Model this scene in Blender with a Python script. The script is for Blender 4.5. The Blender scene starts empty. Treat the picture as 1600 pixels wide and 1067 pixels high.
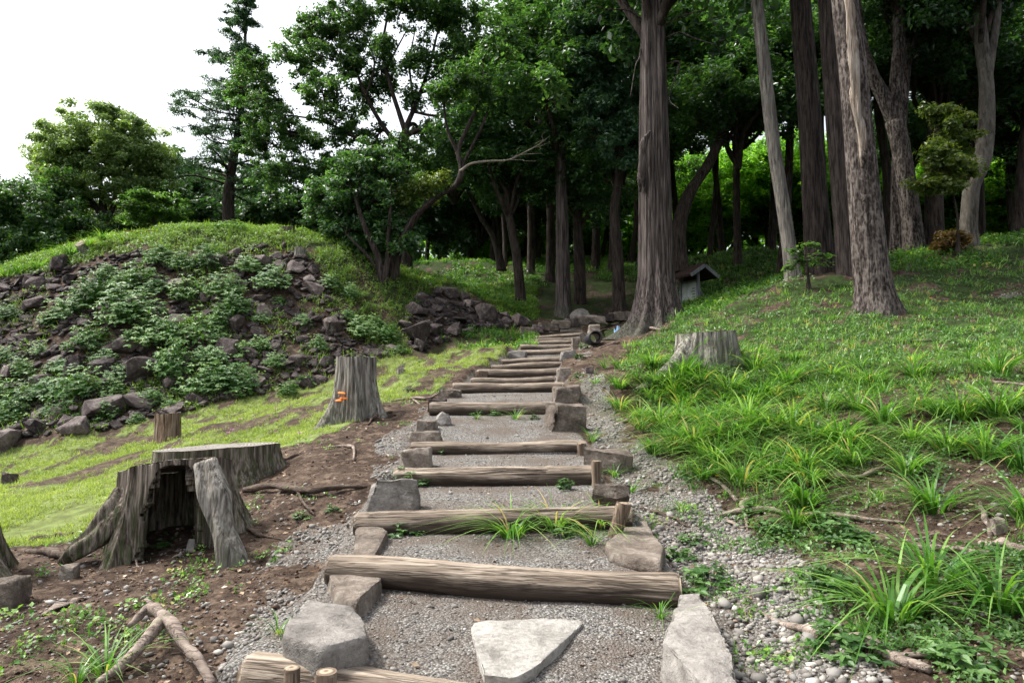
import bpy, bmesh, math, random
import numpy as np
from mathutils import Vector, Matrix

# ------------------------------------------------------------------ camera, world, sun, exposure
SC = bpy.context.scene
COL = SC.collection
PITCH = math.radians(3.57)
cam_d = bpy.data.cameras.new('camera'); cam_d.lens = 24.0; cam_d.sensor_width = 36.0
cam_d.clip_start = 0.05; cam_d.clip_end = 2000
cam = bpy.data.objects.new('camera', cam_d); COL.objects.link(cam)
cam.location = (0, 0, 0); cam.rotation_euler = (math.radians(90) + PITCH, 0, 0)
SC.camera = cam

SUN_EL, SUN_AZ = math.radians(56), math.radians(-76)      # azimuth measured from +Y towards +X
world = bpy.data.worlds.new('World'); SC.world = world; world.use_nodes = True
wn = world.node_tree; wn.nodes.clear()
sky = wn.nodes.new('ShaderNodeTexSky'); sky.sky_type = 'NISHITA'; sky.sun_disc = False
sky.sun_elevation = SUN_EL; sky.sun_rotation = SUN_AZ; sky.air_density = 1.0; sky.dust_density = 5.0; sky.ozone_density = 1.0
hsv = wn.nodes.new('ShaderNodeHueSaturation'); hsv.inputs['Saturation'].default_value = 0.30; hsv.inputs['Value'].default_value = 1.25
bg = wn.nodes.new('ShaderNodeBackground'); bg.inputs['Strength'].default_value = 0.15
wo = wn.nodes.new('ShaderNodeOutputWorld')
wn.links.new(sky.outputs[0], hsv.inputs['Color']); wn.links.new(hsv.outputs[0], bg.inputs['Color']); wn.links.new(bg.outputs[0], wo.inputs['Surface'])

sun_d = bpy.data.lights.new('sun', 'SUN'); sun_d.energy = 2.7; sun_d.angle = math.radians(6); sun_d.color = (1.0, 0.96, 0.88)
sun = bpy.data.objects.new('sun', sun_d); COL.objects.link(sun)
sdir = Vector((math.sin(SUN_AZ) * math.cos(SUN_EL), math.cos(SUN_AZ) * math.cos(SUN_EL), math.sin(SUN_EL)))
sun.rotation_euler = sdir.to_track_quat('Z', 'Y').to_euler()

vs = SC.view_settings; vs.view_transform = 'Standard'; vs.look = 'None'; vs.exposure = 1.0; vs.gamma = 1.0
SC.cycles.max_bounces = 6; SC.cycles.diffuse_bounces = 3; SC.cycles.glossy_bounces = 1; SC.cycles.transmission_bounces = 3
SC.cycles.transparent_max_bounces = 4; SC.cycles.use_denoising = True; SC.cycles.sample_clamp_indirect = 4.0
SC.cycles.use_adaptive_sampling = True; SC.cycles.adaptive_threshold = 0.02

# ------------------------------------------------------------------ small numpy toolkit
F = 1600 * 24 / 36.0
CP, SP = math.cos(PITCH), math.sin(PITCH)
def ray(px, py):
    u = (np.asarray(px, float) - 800) / F; v = (533.5 - np.asarray(py, float)) / F
    y = CP - v * SP; z = SP + v * CP
    return u / y, z / y                                    # x and z per metre of distance
def P(px, py, Y):
    a, b = ray(px, py); return Vector((float(a) * Y, Y, float(b) * Y))
def sm(t):
    t = np.clip(t, 0, 1); return t * t * (3 - 2 * t)
def _h2(ix, iy, s):
    n = (ix.astype(np.int64) * 374761393 + iy.astype(np.int64) * 668265263 + s * 982451653) & 0x7fffffff
    n = ((n ^ (n >> 13)) * 1274126177) & 0x7fffffff
    return ((n ^ (n >> 16)) & 0xffff) / 65535.0
def vn(x, y, s=0):
    x = np.asarray(x, float); y = np.asarray(y, float)
    ix = np.floor(x); iy = np.floor(y); fx = x - ix; fy = y - iy
    fx = fx * fx * (3 - 2 * fx); fy = fy * fy * (3 - 2 * fy)
    a = _h2(ix, iy, s); b = _h2(ix + 1, iy, s); c = _h2(ix, iy + 1, s); d = _h2(ix + 1, iy + 1, s)
    return (a * (1 - fx) + b * fx) * (1 - fy) + (c * (1 - fx) + d * fx) * fy
def fbm(x, y, s=0, o=4):
    r = 0; a = 0.5; n = 0
    for i in range(o):
        r = r + a * vn(x * 2 ** i + 17.3 * i, y * 2 ** i - 9.1 * i, s + i); n += a; a *= 0.5
    return r / n
def inpoly(poly, X, Y):
    r = np.zeros(np.shape(X), bool); n = len(poly)
    for i in range(n):
        x0, y0 = poly[i]; x1, y1 = poly[(i + 1) % n]
        if y0 == y1: continue
        c = ((y0 > Y) != (y1 > Y)) & (X < (x1 - x0) * (Y - y0) / (y1 - y0) + x0)
        r ^= c
    return r

# ------------------------------------------------------------------ terrain height
CT = [
 (800,1350,2.0),(100,1350,2.05),(1500,1350,1.9),(800,1700,1.35),
 (0,1067,3.1),(400,1067,3.05),(1200,1067,3.0),(1600,1067,2.7),
 (0,950,4.1),(300,950,3.9),(1250,950,3.75),(1600,950,3.25),
 (150,890,4.9),(360,890,4.7),(1120,890,4.3),(1300,890,4.0),(1600,890,3.55),
 (450,850,5.0),(1150,840,5.0),(1350,840,4.45),(1600,840,3.95),
 (50,830,6.6),(30,775,9.0),(200,735,9.8),(0,705,15),(150,680,15.5),(300,645,16.5),(450,610,18),(560,580,19),(650,552,21),
 (-150,720,15),(-200,800,8.5),(-200,900,5),
 (330,760,7.2),(450,700,8.2),(500,650,11),(600,645,9.9),(620,690,7.6),(560,760,6.0),(600,590,14.5),(700,575,15),(740,545,19),(400,660,12),
 (0,560,18.5),(0,440,22),(-120,470,22),(-120,600,18),(150,388,22.5),(150,520,19),(300,364,23),(300,500,19.7),(430,360,24),(430,480,20.5),(560,388,24),(560,480,21.5),
 (620,430,25),(640,500,22.5),(720,450,26),(720,505,23.5),(800,482,28),(820,505,26.5),(700,530,22),(780,515,24.5),
 (880,490,28),(900,425,40),(700,408,38),(860,398,50),
 (1020,515,22),(1085,478,29),(1160,450,27),(1100,405,38),(1200,392,36),
 (1250,432,20),(1330,438,19),(1368,488,15.5),(1500,388,23),(1600,372,24),(1750,350,24),(1600,470,17),(1450,428,20),(1450,482,16.3),
 (1800,470,15),
 (1100,560,10.5),(1045,575,10),(1200,540,12.5),(1350,560,10.5),(1600,560,9.0),(1250,650,7.2),(1450,650,6.5),(1600,650,6.0),
 (1100,680,7.2),(1010,640,9.2),(960,580,12.8),(940,540,19),(1000,560,13.5),(1250,780,5.3),(1450,780,4.9),(1600,780,4.5),(1100,770,5.8),(1020,720,7.0),
 (1800,780,4.2),(1800,950,3.1),(1800,600,8),
]
CW = [(p.x, p.y, p.z) for p in (P(*c) for c in CT)]
CW += [(-22,32,4.6),(-10,32,5.1),(-3,34,5.0),(-30,46,3.0),(-12,50,5.0),(-45,35,-1.0),(-60,60,-3),(0,60,9.5),(14,52,8.0),(28,44,4.2),(40,60,3),(60,40,4),(30,30,5.6),
       (-90,120,-4),(0,120,8),(90,120,3),(-10,-4,-1.9),(0,-4,-1.7),(10,-4,-0.8),(0,0,-1.55),(3,0.5,-1.2),(-3,0.5,-1.6)]
CW = np.array(CW)
def warp(x, y):
    d = np.maximum(y + 3.0, 0.4) + 0.0
    return np.stack([x / (d + 0.5), np.log(d) * 1.3], -1)
_w = warp(CW[:, 0], CW[:, 1])
def _phi(r2): return np.sqrt(r2 + 0.0025)
_A = _phi(((_w[:, None] - _w[None]) ** 2).sum(-1)); _n = len(_w)
_Pm = np.concatenate([np.ones((_n, 1)), _w], 1)
_M = np.zeros((_n + 3, _n + 3)); _M[:_n, :_n] = _A + np.eye(_n) * -0.004; _M[:_n, _n:] = _Pm; _M[_n:, :_n] = _Pm.T
_s = np.linalg.solve(_M, np.concatenate([CW[:, 2], np.zeros(3)]))
def base_h(x, y):
    x = np.asarray(x, float).ravel(); y = np.asarray(y, float).ravel()
    out = np.empty(len(x))
    for i in range(0, len(x), 20000):
        w = warp(x[i:i + 20000], y[i:i + 20000])
        r2 = ((w[:, None] - _w[None]) ** 2).sum(-1)
        out[i:i + 20000] = _phi(r2) @ _s[:_n] + _s[_n] + w @ _s[_n + 1:]
    return out

# logs of the stairway: left end px, right end px, distance, radius
LOGS = [ # (lx, ly, rx, ry, Yl, Yr, r)   ly/ry are the top line of the log
 (384,1027,1010,1092,3.10,2.86,0.105),
 (513,868,1059,895,4.12,3.98,0.094),
 (556,798,985,789,5.05,5.12,0.090),
 (618,731,930,729,6.35,6.3,0.090),
 (643,691,916,690,7.4,7.4,0.072),
 (672,630,868,628,9.5,9.5,0.095),
 (708,599,880,597,12.0,12.0,0.100),
 (736,591,866,588,13.4,13.4,0.085),
 (746,578,872,574,14.7,14.7,0.115),
 (768,569,890,564,15.9,15.9,0.095),
 (784,561,892,556,17.2,17.2,0.090),
 (800,548,900,542,18.7,18.7,0.130),
 (813,539,901,537,20.0,20.0,0.100),
 (816,533,904,530,21.2,21.2,0.100),
 (823,530,903,526,22.4,22.4,0.110),
 (826,525,914,519,23.7,23.7,0.110),
 (830,522,910,515,25.0,25.0,0.100),
]
SL = []
for lx, ly, rx, ry, yl, yr, r in LOGS:
    a = P(lx, ly, yl); b = P(rx, ry, yr); a.z -= r; b.z -= r
    SL.append((a, b, r))
def stairs_h(x, y, z0):
    """step profile between the logs; returns new z and weight (1 = on a tread)"""
    z = z0.copy(); wt = np.zeros_like(z)
    def line(i, x):
        a, b, r = SL[i]; return a.y + (b.y - a.y) * (x - a.x) / (b.x - a.x)
    def lz(i, x):
        a, b, r = SL[i]; t = np.clip((x - a.x) / (b.x - a.x), -.2, 1.2); return a.z + (b.z - a.z) * t
    n = len(SL)
    for i in range(-1, n):
        if i == -1:
            y1 = line(0, x); y0 = y1 - 1.6; a1, b1, r1 = SL[0]; a0, b0, r0 = SL[0]
            zz0 = lz(0, x) - 0.17; zz1 = lz(0, x) - 0.10
        elif i == n - 1:
            y0 = line(i, x); y1 = y0 + 2.2; a0, b0, r0 = SL[i]; a1, b1, r1 = a0, b0, r0
            zz0 = lz(i, x) + r0 - .04; zz1 = zz0 + .1
        else:
            y0 = line(i, x); y1 = line(i + 1, x); a0, b0, r0 = SL[i]; a1, b1, r1 = SL[i + 1]
            zz0 = lz(i, x) + r0 - 0.035; zz1 = np.minimum(lz(i + 1, x) - r1 * 0.75, lz(i + 1, x) + r1 - .12) if i > 1 else lz(i + 1, x) - r1 * 0.8
            zz1 = np.maximum(zz1, zz0 - 0.12)
        m = (y >= y0) & (y < y1)
        t = (y - y0) / np.maximum(y1 - y0, 1e-3)
        xl = a0.x + (a1.x - a0.x) * t; xr = b0.x + (b1.x - b0.x) * t
        e = 0.14 if i > 0 else .2
        w = sm((x - (xl - e)) / e) * sm(((xr + e) - x) / e)
        if i == -1: w = w * sm((y - y0) / 1.2)
        if i == n - 1: w = w * sm((y1 - y) / 1.4)
        zz = zz0 + (zz1 - zz0) * sm(t * 1.0) * 1.0
        z = np.where(m, z0 * (1 - w) + zz * w, z); wt = np.where(m, w, wt)
    return z, wt
def H0(x, y):
    x = np.asarray(x, float); sh = x.shape; x = x.ravel(); y = np.asarray(y, float).ravel()
    z, w = stairs_h(x, y, base_h(x, y))
    return z.reshape(sh)
def rough(x, y):
    """small lumps of soil, the same everywhere H is asked"""
    d = np.clip(y / 12, .25, 1.6)
    return (fbm(x * 1.3, y * 1.3, 5, 3) - .5) * .22 * d + (fbm(x * 7, y * 7, 9, 3) - .5) * .05 * np.clip(d, .5, 1.2)
def H(x, y):
    x = np.asarray(x, float); sh = x.shape; xr = x.ravel(); yr = np.asarray(y, float).ravel()
    z, w = stairs_h(xr, yr, base_h(xr, yr))
    return (z + rough(xr, yr) * (1 - .88 * w)).reshape(sh)
_YS = np.concatenate([[1.2], np.geomspace(1.4, 90, 300)])
def hits(pts):
    """where the sight lines through photo points meet the ground -> (n,3)"""
    pts = np.asarray(pts, float); ax, az = ray(pts[:, 0], pts[:, 1]); out = np.zeros((len(pts), 3))
    X = ax[:, None] * _YS; Y = np.broadcast_to(_YS, X.shape); Z = az[:, None] * _YS
    G = H(X.ravel(), Y.ravel()).reshape(X.shape)
    D = G - Z
    for i in range(len(pts)):
        k = np.argmax(D[i] > 0)
        if D[i, k] <= 0: k = len(_YS) - 1
        if k == 0: yy = _YS[0]
        else:
            d0, d1 = D[i, k - 1], D[i, k]; yy = _YS[k - 1] + (_YS[k] - _YS[k - 1]) * (-d0 / max(d1 - d0, 1e-9))
        out[i] = (ax[i] * yy, yy, az[i] * yy)
    return out
def hit(px, py):
    return Vector(hits([(px, py)])[0])
def h1(x, y): return float(H(np.array([x]), np.array([y]))[0])

# ------------------------------------------------------------------ objects
def tag(o, label=None, cat=None, group=None, kind=None):
    if label: o['label'] = label
    if cat: o['category'] = cat
    if group: o['group'] = group
    if kind: o['kind'] = kind
    return o
def link(name, me, parent=None, loc=None):
    o = bpy.data.objects.new(name, me); COL.objects.link(o)
    if parent: o.parent = parent
    if loc is not None: o.location = loc
    return o
def empty(name, loc, label=None, cat=None, group=None, rz=0):
    o = bpy.data.objects.new(name, None); COL.objects.link(o); o.location = loc; o.rotation_euler = (0, 0, rz); o.empty_display_size = .2
    return tag(o, label, cat, group)
def copy_tree(o, parent=None):
    c = o.copy(); COL.objects.link(c); c.parent = parent
    for ch in list(o.children): copy_tree(ch, c)
    return c
def npmesh(name, V, Fq, mat, smooth=False, attrs=None, colors=None):
    """V (n,3); Fq (m,k) same-size faces or list of such arrays; attrs: per-vertex floats"""
    me = bpy.data.meshes.new(name)
    if not isinstance(Fq, list): Fq = [Fq]
    Fq = [np.asarray(f, np.int32) for f in Fq if len(f)]
    V = np.asarray(V, np.float32)
    me.vertices.add(len(V)); me.vertices.foreach_set('co', V.ravel())
    li = np.concatenate([f.ravel() for f in Fq]); tot = np.concatenate([np.full(len(f), f.shape[1], np.int32) for f in Fq])
    st = np.concatenate([[0], np.cumsum(tot)[:-1]]).astype(np.int32)
    me.loops.add(len(li)); me.loops.foreach_set('vertex_index', li)
    me.polygons.add(len(tot)); me.polygons.foreach_set('loop_start', st)
    try: me.polygons.foreach_set('loop_total', tot)
    except Exception: pass
    me.update(calc_edges=True)
    me.polygons.foreach_set('use_smooth', np.full(len(tot), bool(smooth)))
    for k, a in (attrs or {}).items():
        at = me.attributes.new(k, 'FLOAT', 'POINT'); at.data.foreach_set('value', np.asarray(a, np.float32))
    for k, a in (colors or {}).items():
        at = me.attributes.new(k, 'FLOAT_COLOR', 'POINT')
        at.data.foreach_set('color', np.concatenate([np.asarray(a, np.float32), np.ones((len(a), 1), np.float32)], 1).ravel())
    if mat: me.materials.append(mat)
    me.validate(); me.update()
    return me
def stamp(pv, pf, loc, rot, sc=None):
    """copies of a small mesh: pv (k,3), pf (m,j), loc (n,3), rot (n,3,3), sc (n,3)"""
    n = len(loc)
    v = np.broadcast_to(pv, (n,) + pv.shape)
    if sc is not None: v = v * sc[:, None, :]
    v = np.einsum('nij,nkj->nki', rot, v) + loc[:, None, :]
    f = pf[None] + (np.arange(n) * len(pv))[:, None, None]
    return v.reshape(-1, 3), f.reshape(-1, pf.shape[1])
def rotz(a):
    c, s = np.cos(a), np.sin(a); z = np.zeros_like(a); o = np.ones_like(a)
    return np.stack([np.stack([c, -s, z], -1), np.stack([s, c, z], -1), np.stack([z, z, o], -1)], -2)
def rotx(a):
    c, s = np.cos(a), np.sin(a); z = np.zeros_like(a); o = np.ones_like(a)
    return np.stack([np.stack([o, z, z], -1), np.stack([z, c, -s], -1), np.stack([z, s, c], -1)], -2)
def basis(n, ang):
    """rotations whose z axis is n, spun by ang"""
    n = n / np.linalg.norm(n, axis=-1, keepdims=True)
    t = np.where(np.abs(n[:, 2:3]) > .95, np.array([[1., 0, 0]]), np.array([[0., 0, 1.]]))
    x = np.cross(t, n); x /= np.linalg.norm(x, axis=-1, keepdims=True); y = np.cross(n, x)
    c, s = np.cos(ang)[:, None], np.sin(ang)[:, None]
    return np.stack([x * c + y * s, -x * s + y * c, n], -1)
def slope_n(x, y, e=.15):
    return np.stack([-(H0(x + e, y) - H0(x - e, y)) / (2 * e), -(H0(x, y + e) - H0(x, y - e)) / (2 * e), np.ones_like(x)], -1)

# ------------------------------------------------------------------ materials
class NT:
    def __init__(s, name):
        s.m = bpy.data.materials.new(name); s.m.use_nodes = True; s.t = s.m.node_tree; s.t.nodes.clear()
        s.out = s.n('ShaderNodeOutputMaterial'); s.tc = s.n('ShaderNodeTexCoord')
    def n(s, k, **kw):
        x = s.t.nodes.new(k)
        for a, b in kw.items(): setattr(x, a, b)
        return x
    def l(s, a, b): s.t.links.new(a, b)
    def coord(s, scale=(1, 1, 1), space='Object'):
        m = s.n('ShaderNodeMapping'); m.inputs['Scale'].default_value = scale; s.l(s.tc.outputs[space], m.inputs['Vector']); return m.outputs[0]
    def noise(s, vec, sc, det=4, rough=.55, dist=0.0):
        x = s.n('ShaderNodeTexNoise'); x.inputs['Scale'].default_value = sc; x.inputs['Detail'].default_value = det
        x.inputs['Roughness'].default_value = rough; x.inputs['Distortion'].default_value = dist; s.l(vec, x.inputs['Vector']); return x.outputs['Fac']
    def voro(s, vec, sc, feat='F1', out='Distance'):
        x = s.n('ShaderNodeTexVoronoi'); x.feature = feat; x.inputs['Scale'].default_value = sc; s.l(vec, x.inputs['Vector']); return x.outputs[out]
    def ramp(s, f, stops):
        r = s.n('ShaderNodeValToRGB'); e = r.color_ramp.elements
        while len(e) < len(stops): e.new(.5)
        for q, (p, c) in zip(e, stops):
            q.position = p; q.color = (c[0], c[1], c[2], 1) if hasattr(c, '__len__') else (c, c, c, 1)
        s.l(f, r.inputs[0]); return r.outputs[0]
    def mix(s, f, a, b, mode='MIX'):
        x = s.n('ShaderNodeMix'); x.data_type = 'RGBA'; x.blend_type = mode
        for v, i in ((f, 0), (a, 6), (b, 7)):
            if hasattr(v, 'is_linked') or hasattr(v, 'links'): s.l(v, x.inputs[i])
            elif i == 0: x.inputs[0].default_value = v
            else: x.inputs[i].default_value = (v[0], v[1], v[2], 1)
        return x.outputs[2]
    def math(s, op, a, b=0.5):
        x = s.n('ShaderNodeMath'); x.operation = op
        for v, i in ((a, 0), (b, 1)):
            if hasattr(v, 'links'): s.l(v, x.inputs[i])
            else: x.inputs[i].default_value = v
        return x.outputs[0]
    def attr(s, name, out='Fac', typ='GEOMETRY'):
        x = s.n('ShaderNodeAttribute'); x.attribute_name = name; x.attribute_type = typ; return x.outputs[out]
    def bump(s, h, strength=.5, dist=.02, nrm=None):
        b = s.n('ShaderNodeBump'); b.inputs['Strength'].default_value = strength; b.inputs['Distance'].default_value = dist
        s.l(h, b.inputs['Height'])
        if nrm: s.l(nrm, b.inputs['Normal'])
        return b.outputs[0]
    def surf(s, col, rough=.85, nrm=None, spec=.3):
        b = s.n('ShaderNodeBsdfPrincipled')
        if hasattr(col, 'links'): s.l(col, b.inputs['Base Color'])
        else: b.inputs['Base Color'].default_value = (*col, 1)
        if hasattr(rough, 'links'): s.l(rough, b.inputs['Roughness'])
        else: b.inputs['Roughness'].default_value = rough
        b.inputs['Specular IOR Level'].default_value = spec
        if nrm: s.l(nrm, b.inputs['Normal'])
        s.l(b.outputs[0], s.out.inputs['Surface']); return s.m

def m_leaf(name, c0, c1, c2, trans=.45, rough=.38, spec=.5):
    """leaves: tint attribute runs dark -> light, part of the light shines through"""
    s = NT(name); t = s.attr('tint')
    oi = s.n('ShaderNodeObjectInfo')
    t2 = s.math('ADD', t, s.math('MULTIPLY', s.math('SUBTRACT', oi.outputs['Random'], .5), .30))
    c = s.ramp(t2, [(0.0, c0), (.5, c1), (1.0, c2)])
    b = s.n('ShaderNodeBsdfPrincipled'); s.l(c, b.inputs['Base Color']); b.inputs['Roughness'].default_value = rough; b.inputs['Specular IOR Level'].default_value = spec
    tr = s.n('ShaderNodeBsdfTranslucent'); c3 = s.mix(1.0, c, (1.5, 1.6, .55), 'MULTIPLY'); s.l(c3, tr.inputs['Color'])
    mx = s.n('ShaderNodeMixShader'); mx.inputs[0].default_value = trans; s.l(b.outputs[0], mx.inputs[1]); s.l(tr.outputs[0], mx.inputs[2])
    s.l(mx.outputs[0], s.out.inputs['Surface']); return s.m
def m_bark(name, dark, mid, light, sx=9, sz=1.2, moss=None, bump=1.0, scaly=False, bd=.03, gain=.5):
    s = NT(name); v = s.coord((sx, sx, sz)); w = s.coord((1, 1, 1))
    n1 = s.noise(v, 1.6, 6, .65, .6); n2 = s.noise(w, 1.1, 3)
    if scaly:
        vd = s.n('ShaderNodeTexNoise'); vd.inputs['Scale'].default_value = 3; vd.inputs['Detail'].default_value = 3; s.l(s.coord((sx * .5, sx * .5, sx * .3)), vd.inputs['Vector'])
        va = s.n('ShaderNodeVectorMath'); va.operation = 'ADD'; s.l(s.coord((sx * 1.2, sx * 1.2, sx * .5)), va.inputs[0]); s.l(vd.outputs['Color'], va.inputs[1])
        n3 = s.voro(va.outputs[0], 1.8)
        h = s.math('ADD', s.math('MULTIPLY', n1, .8), s.math('MULTIPLY', n3, .28))
    else:
        n3 = s.noise(s.coord((sx * 2.2, sx * 2.2, sz * .9)), 2.2, 3, .5, .3)
        h = s.math('ADD', s.math('MULTIPLY', n1, .75), s.math('MULTIPLY', n3, .35))
    c = s.ramp(h, [(.41, dark), (.51, mid), (.66, light)])
    c = s.mix(s.ramp(n2, [(.4, 0.0), (.7, .45)]), c, mid)
    if moss:
        mz = s.n('ShaderNodeSeparateXYZ'); s.l(s.tc.outputs['Object'], mz.inputs[0])
        k = s.math('MULTIPLY', s.ramp(mz.outputs[2], [(0.0, 1.0), (.9, 0.0)]), s.ramp(s.noise(v, 2.5, 4), [(.42, 0.0), (.62, 1.0)]))
        c = s.mix(s.math('MULTIPLY', k, .75), c, moss)
    return s.surf(c, .92, s.bump(h, bump, bd), .15)
def m_rock(name, dark, mid, light, sc=3.0, lich=.0, bump=.6, bd=.03, pits=False):
    s = NT(name); oi = s.n('ShaderNodeObjectInfo')
    v = s.n('ShaderNodeVectorMath'); v.operation = 'ADD'; s.l(s.tc.outputs['Object'], v.inputs[0])
    cm = s.n('ShaderNodeCombineXYZ'); r10 = s.math('MULTIPLY', oi.outputs['Random'], 37.0); s.l(r10, cm.inputs[0]); s.l(r10, cm.inputs[2]); s.l(cm.outputs[0], v.inputs[1])
    v = v.outputs[0]
    n1 = s.noise(v, sc, 8, .62, .4); n2 = s.noise(v, sc * 6, 5, .7); n3 = s.noise(v, sc * .5, 2)
    f = s.math('ADD', s.math('MULTIPLY', n1, .6), s.math('MULTIPLY', n2, .4))
    f = s.math('ADD', f, s.math('MULTIPLY', s.math('SUBTRACT', oi.outputs['Random'], .5), .16))
    c = s.ramp(f, [(.34, dark), (.5, mid), (.68, light)])
    if lich:
        c = s.mix(s.math('MULTIPLY', s.ramp(s.noise(v, sc * 2.3, 5, .7), [(.56, 0.0), (.66, 1.0)]), lich), c, (.33, .32, .27))
    h = s.math('ADD', n1, s.math('MULTIPLY', n2, .5))
    if pits: h = s.math('ADD', h, s.math('MULTIPLY', s.ramp(s.voro(v, sc * 16), [(.0, 0.0), (.35, 1.0)]), .12))
    return s.surf(c, .88, s.bump(h, bump, bd), .25)

def m_wood(name, dark, mid, light, axis='X', f=10, bump=.7, stain=.6, bd=.012, damp_shade=0):
    s = NT(name)
    sc = (.45, f, f) if axis == 'X' else (f, f, .45)
    v = s.coord(sc); oi = s.n('ShaderNodeObjectInfo')
    va = s.n('ShaderNodeVectorMath'); va.operation = 'ADD'; s.l(v, va.inputs[0]); cm = s.n('ShaderNodeCombineXYZ')
    for i in range(3): s.l(s.math('MULTIPLY', oi.outputs['Random'], 23.0 + 7 * i), cm.inputs[i])
    s.l(cm.outputs[0], va.inputs[1]); v = va.outputs[0]
    n1 = s.noise(v, 2.0, 8, .7, .12); n2 = s.noise(v, 9.0, 4, .7)
    crack = s.ramp(s.noise(v, 1.3, 4, .6, .15), [(.47, 1.0), (.495, 0.0), (.505, 0.0), (.53, 1.0)])
    h = s.math('ADD', s.math('MULTIPLY', n1, .65), s.math('MULTIPLY', n2, .35))
    c = s.ramp(h, [(.3, dark), (.5, mid), (.7, light)])
    c = s.mix(s.math('MULTIPLY', s.ramp(crack, [(0.0, 1.0), (1.0, 0.0)]), .8), c, dark)
    st = s.ramp(s.noise(s.coord((1, 1, 1)), 2.2, 4, .6), [(.48, 0.0), (.68, 1.0)])
    c = s.mix(s.math('MULTIPLY', st, stain), c, tuple(x * .8 for x in dark))
    if damp_shade:   # wet, soiled foot, plus the log's shaded lower front painted dark
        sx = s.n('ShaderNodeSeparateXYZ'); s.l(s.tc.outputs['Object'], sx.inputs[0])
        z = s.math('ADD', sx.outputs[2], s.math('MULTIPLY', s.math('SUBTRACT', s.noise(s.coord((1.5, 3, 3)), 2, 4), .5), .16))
        c = s.mix(s.math('MULTIPLY', s.ramp(s.math('ADD', s.math('MULTIPLY', z, 4.0), .5), [(.40, 1.0), (.74, 0.0)]), damp_shade), c, (.042, .030, .023))
    hh = s.math('ADD', h, s.math('MULTIPLY', crack, .25))
    return s.surf(c, .85, s.bump(hh, bump, bd), .2)
# ------------------------------------------------------------------ regions of the ground (outlined on the slope itself)
def region(pts, ymax=26.0):
    W = hits(pts); out = []
    for (px, py), w in zip(pts, W):
        if w[1] > ymax: w = P(px, py, ymax)
        out.append((w[0], w[1]))
    return out
R_LAWN = region([(-300,712),(0,697),(150,676),(300,643),(450,607),(560,578),(650,551),(770,530),(800,545),(745,575),(710,592),(660,622),(600,628),(560,655),(480,690),(400,715),(330,745),(250,790),(170,830),(60,850),(-300,880)])
R_PATH = region([(1000,1200),(1330,1200),(1400,1067),(1330,1000),(1290,930),(1230,860),(1130,790),(1060,730),(1010,680),(975,640),(950,590),(935,560),(925,535),(905,540),(905,580),(910,620),(925,680),(950,730),(985,780),(1045,870),(1075,920),(1120,1010)])
R_LEFTG = region([(300,1200),(330,1040),(420,940),(400,900),(440,850),(500,800),(555,750),(560,700),(600,675),(650,640),(690,640),(660,700),(600,770),(540,830),(520,900),(470,980),(420,1040),(420,1200)])
R_MOUND = region([(-300,440),(0,436),(60,430),(110,420),(330,392),(360,400),(440,385),(470,392),(500,420),(520,470),(545,520),(640,550),(560,577),(450,606),(300,642),(150,675),(0,696),(-300,712)])
R_PILE = region([(645,475),(690,450),(740,470),(820,490),(870,498),(900,490),(985,490),(850,512),(780,516),(690,535),(645,548),(630,515)])
R_BARE = region([(560,540),(520,470),(560,430),(640,440),(700,450),(650,480),(640,545)])
R_BANK = region([(1100,850),(1250,900),(1340,1000),(1500,1067),(1800,1200),(1900,800),(1900,380),(1600,370),(1450,420),(1380,440),(1240,440),(1100,470),(1060,500),(960,545),(960,600),(1000,650),(1010,700),(1060,740)])
def soft(poly, X, Y, amp=.25, seed=3, fr=1.5):
    d = np.clip(Y / 8, .4, 2.0)
    jx = (fbm(X * fr / d, Y * fr / d, seed, 4) - .5) * amp * 4 * d; jy = (fbm(X * fr / d + 50, Y * fr / d, seed + 9, 4) - .5) * amp * 4 * d
    return inpoly(poly, X + jx, Y + jy)

# ground sheet: rows and columns widen with distance
ys = [-4.0]
while ys[-1] < 140: ys.append(ys[-1] + max(.02, .011 * (ys[-1] + .8)) if ys[-1] > .3 else ys[-1] + .12)
ys = np.array(ys); us = np.linspace(-1.9, 1.9, 560)
GY, GU = np.meshgrid(ys, us, indexing='ij'); GX = GU * (np.maximum(GY, 0) * .62 + 2.2)
GX = np.where(GY > 60, GX * (1 + (GY - 60) / 60), GX)
gx, gy = GX.ravel(), GY.ravel()
gz0, gw = stairs_h(gx, gy, base_h(gx, gy)); gz = gz0 + rough(gx, gy) * (1 - .88 * gw)
near = np.clip((9 - gy) / 6, 0, 1)
gz += near * (fbm(gx * 22, gy * 22, 31, 2) - .5) * .035 * (1 - .7 * gw)
gv = np.zeros_like(gx)
gv = np.maximum(gw, soft(R_PATH, gx, gy, .10, 3) * .9 * ((gy < 6) | (fbm(gx * 1.8, gy * 1.8, 66, 4) > np.clip(.40 + (gy - 6) * .012, .4, .56)))); gv = np.maximum(gv, soft(R_LEFTG, gx, gy, .18, 8) * .65 * (fbm(gx * 2, gy * 2, 77, 3) > .42))
lawn = soft(R_LAWN, gx, gy, .08, 4) * 1.0
thin = (gy > 9.6) & ((fbm(gx * 1.1, gy * 1.1, 12, 4) < .40) | (fbm(gx * 3.2, gy * 1.6, 13, 4) < .44)); lawn = np.where(thin, lawn * .30, lawn)
moundm = inpoly(R_MOUND, gx, gy) | inpoly(R_PILE, gx, gy)
bank = soft(R_BANK, gx, gy, .1, 6)
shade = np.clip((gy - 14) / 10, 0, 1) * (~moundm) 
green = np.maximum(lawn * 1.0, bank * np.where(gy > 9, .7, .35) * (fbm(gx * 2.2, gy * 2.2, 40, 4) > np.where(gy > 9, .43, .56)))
green = np.maximum(green, shade * .6 * (fbm(gx * .9, gy * .9, 41, 4) > .42)); green = green * (1 - gv)
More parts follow.
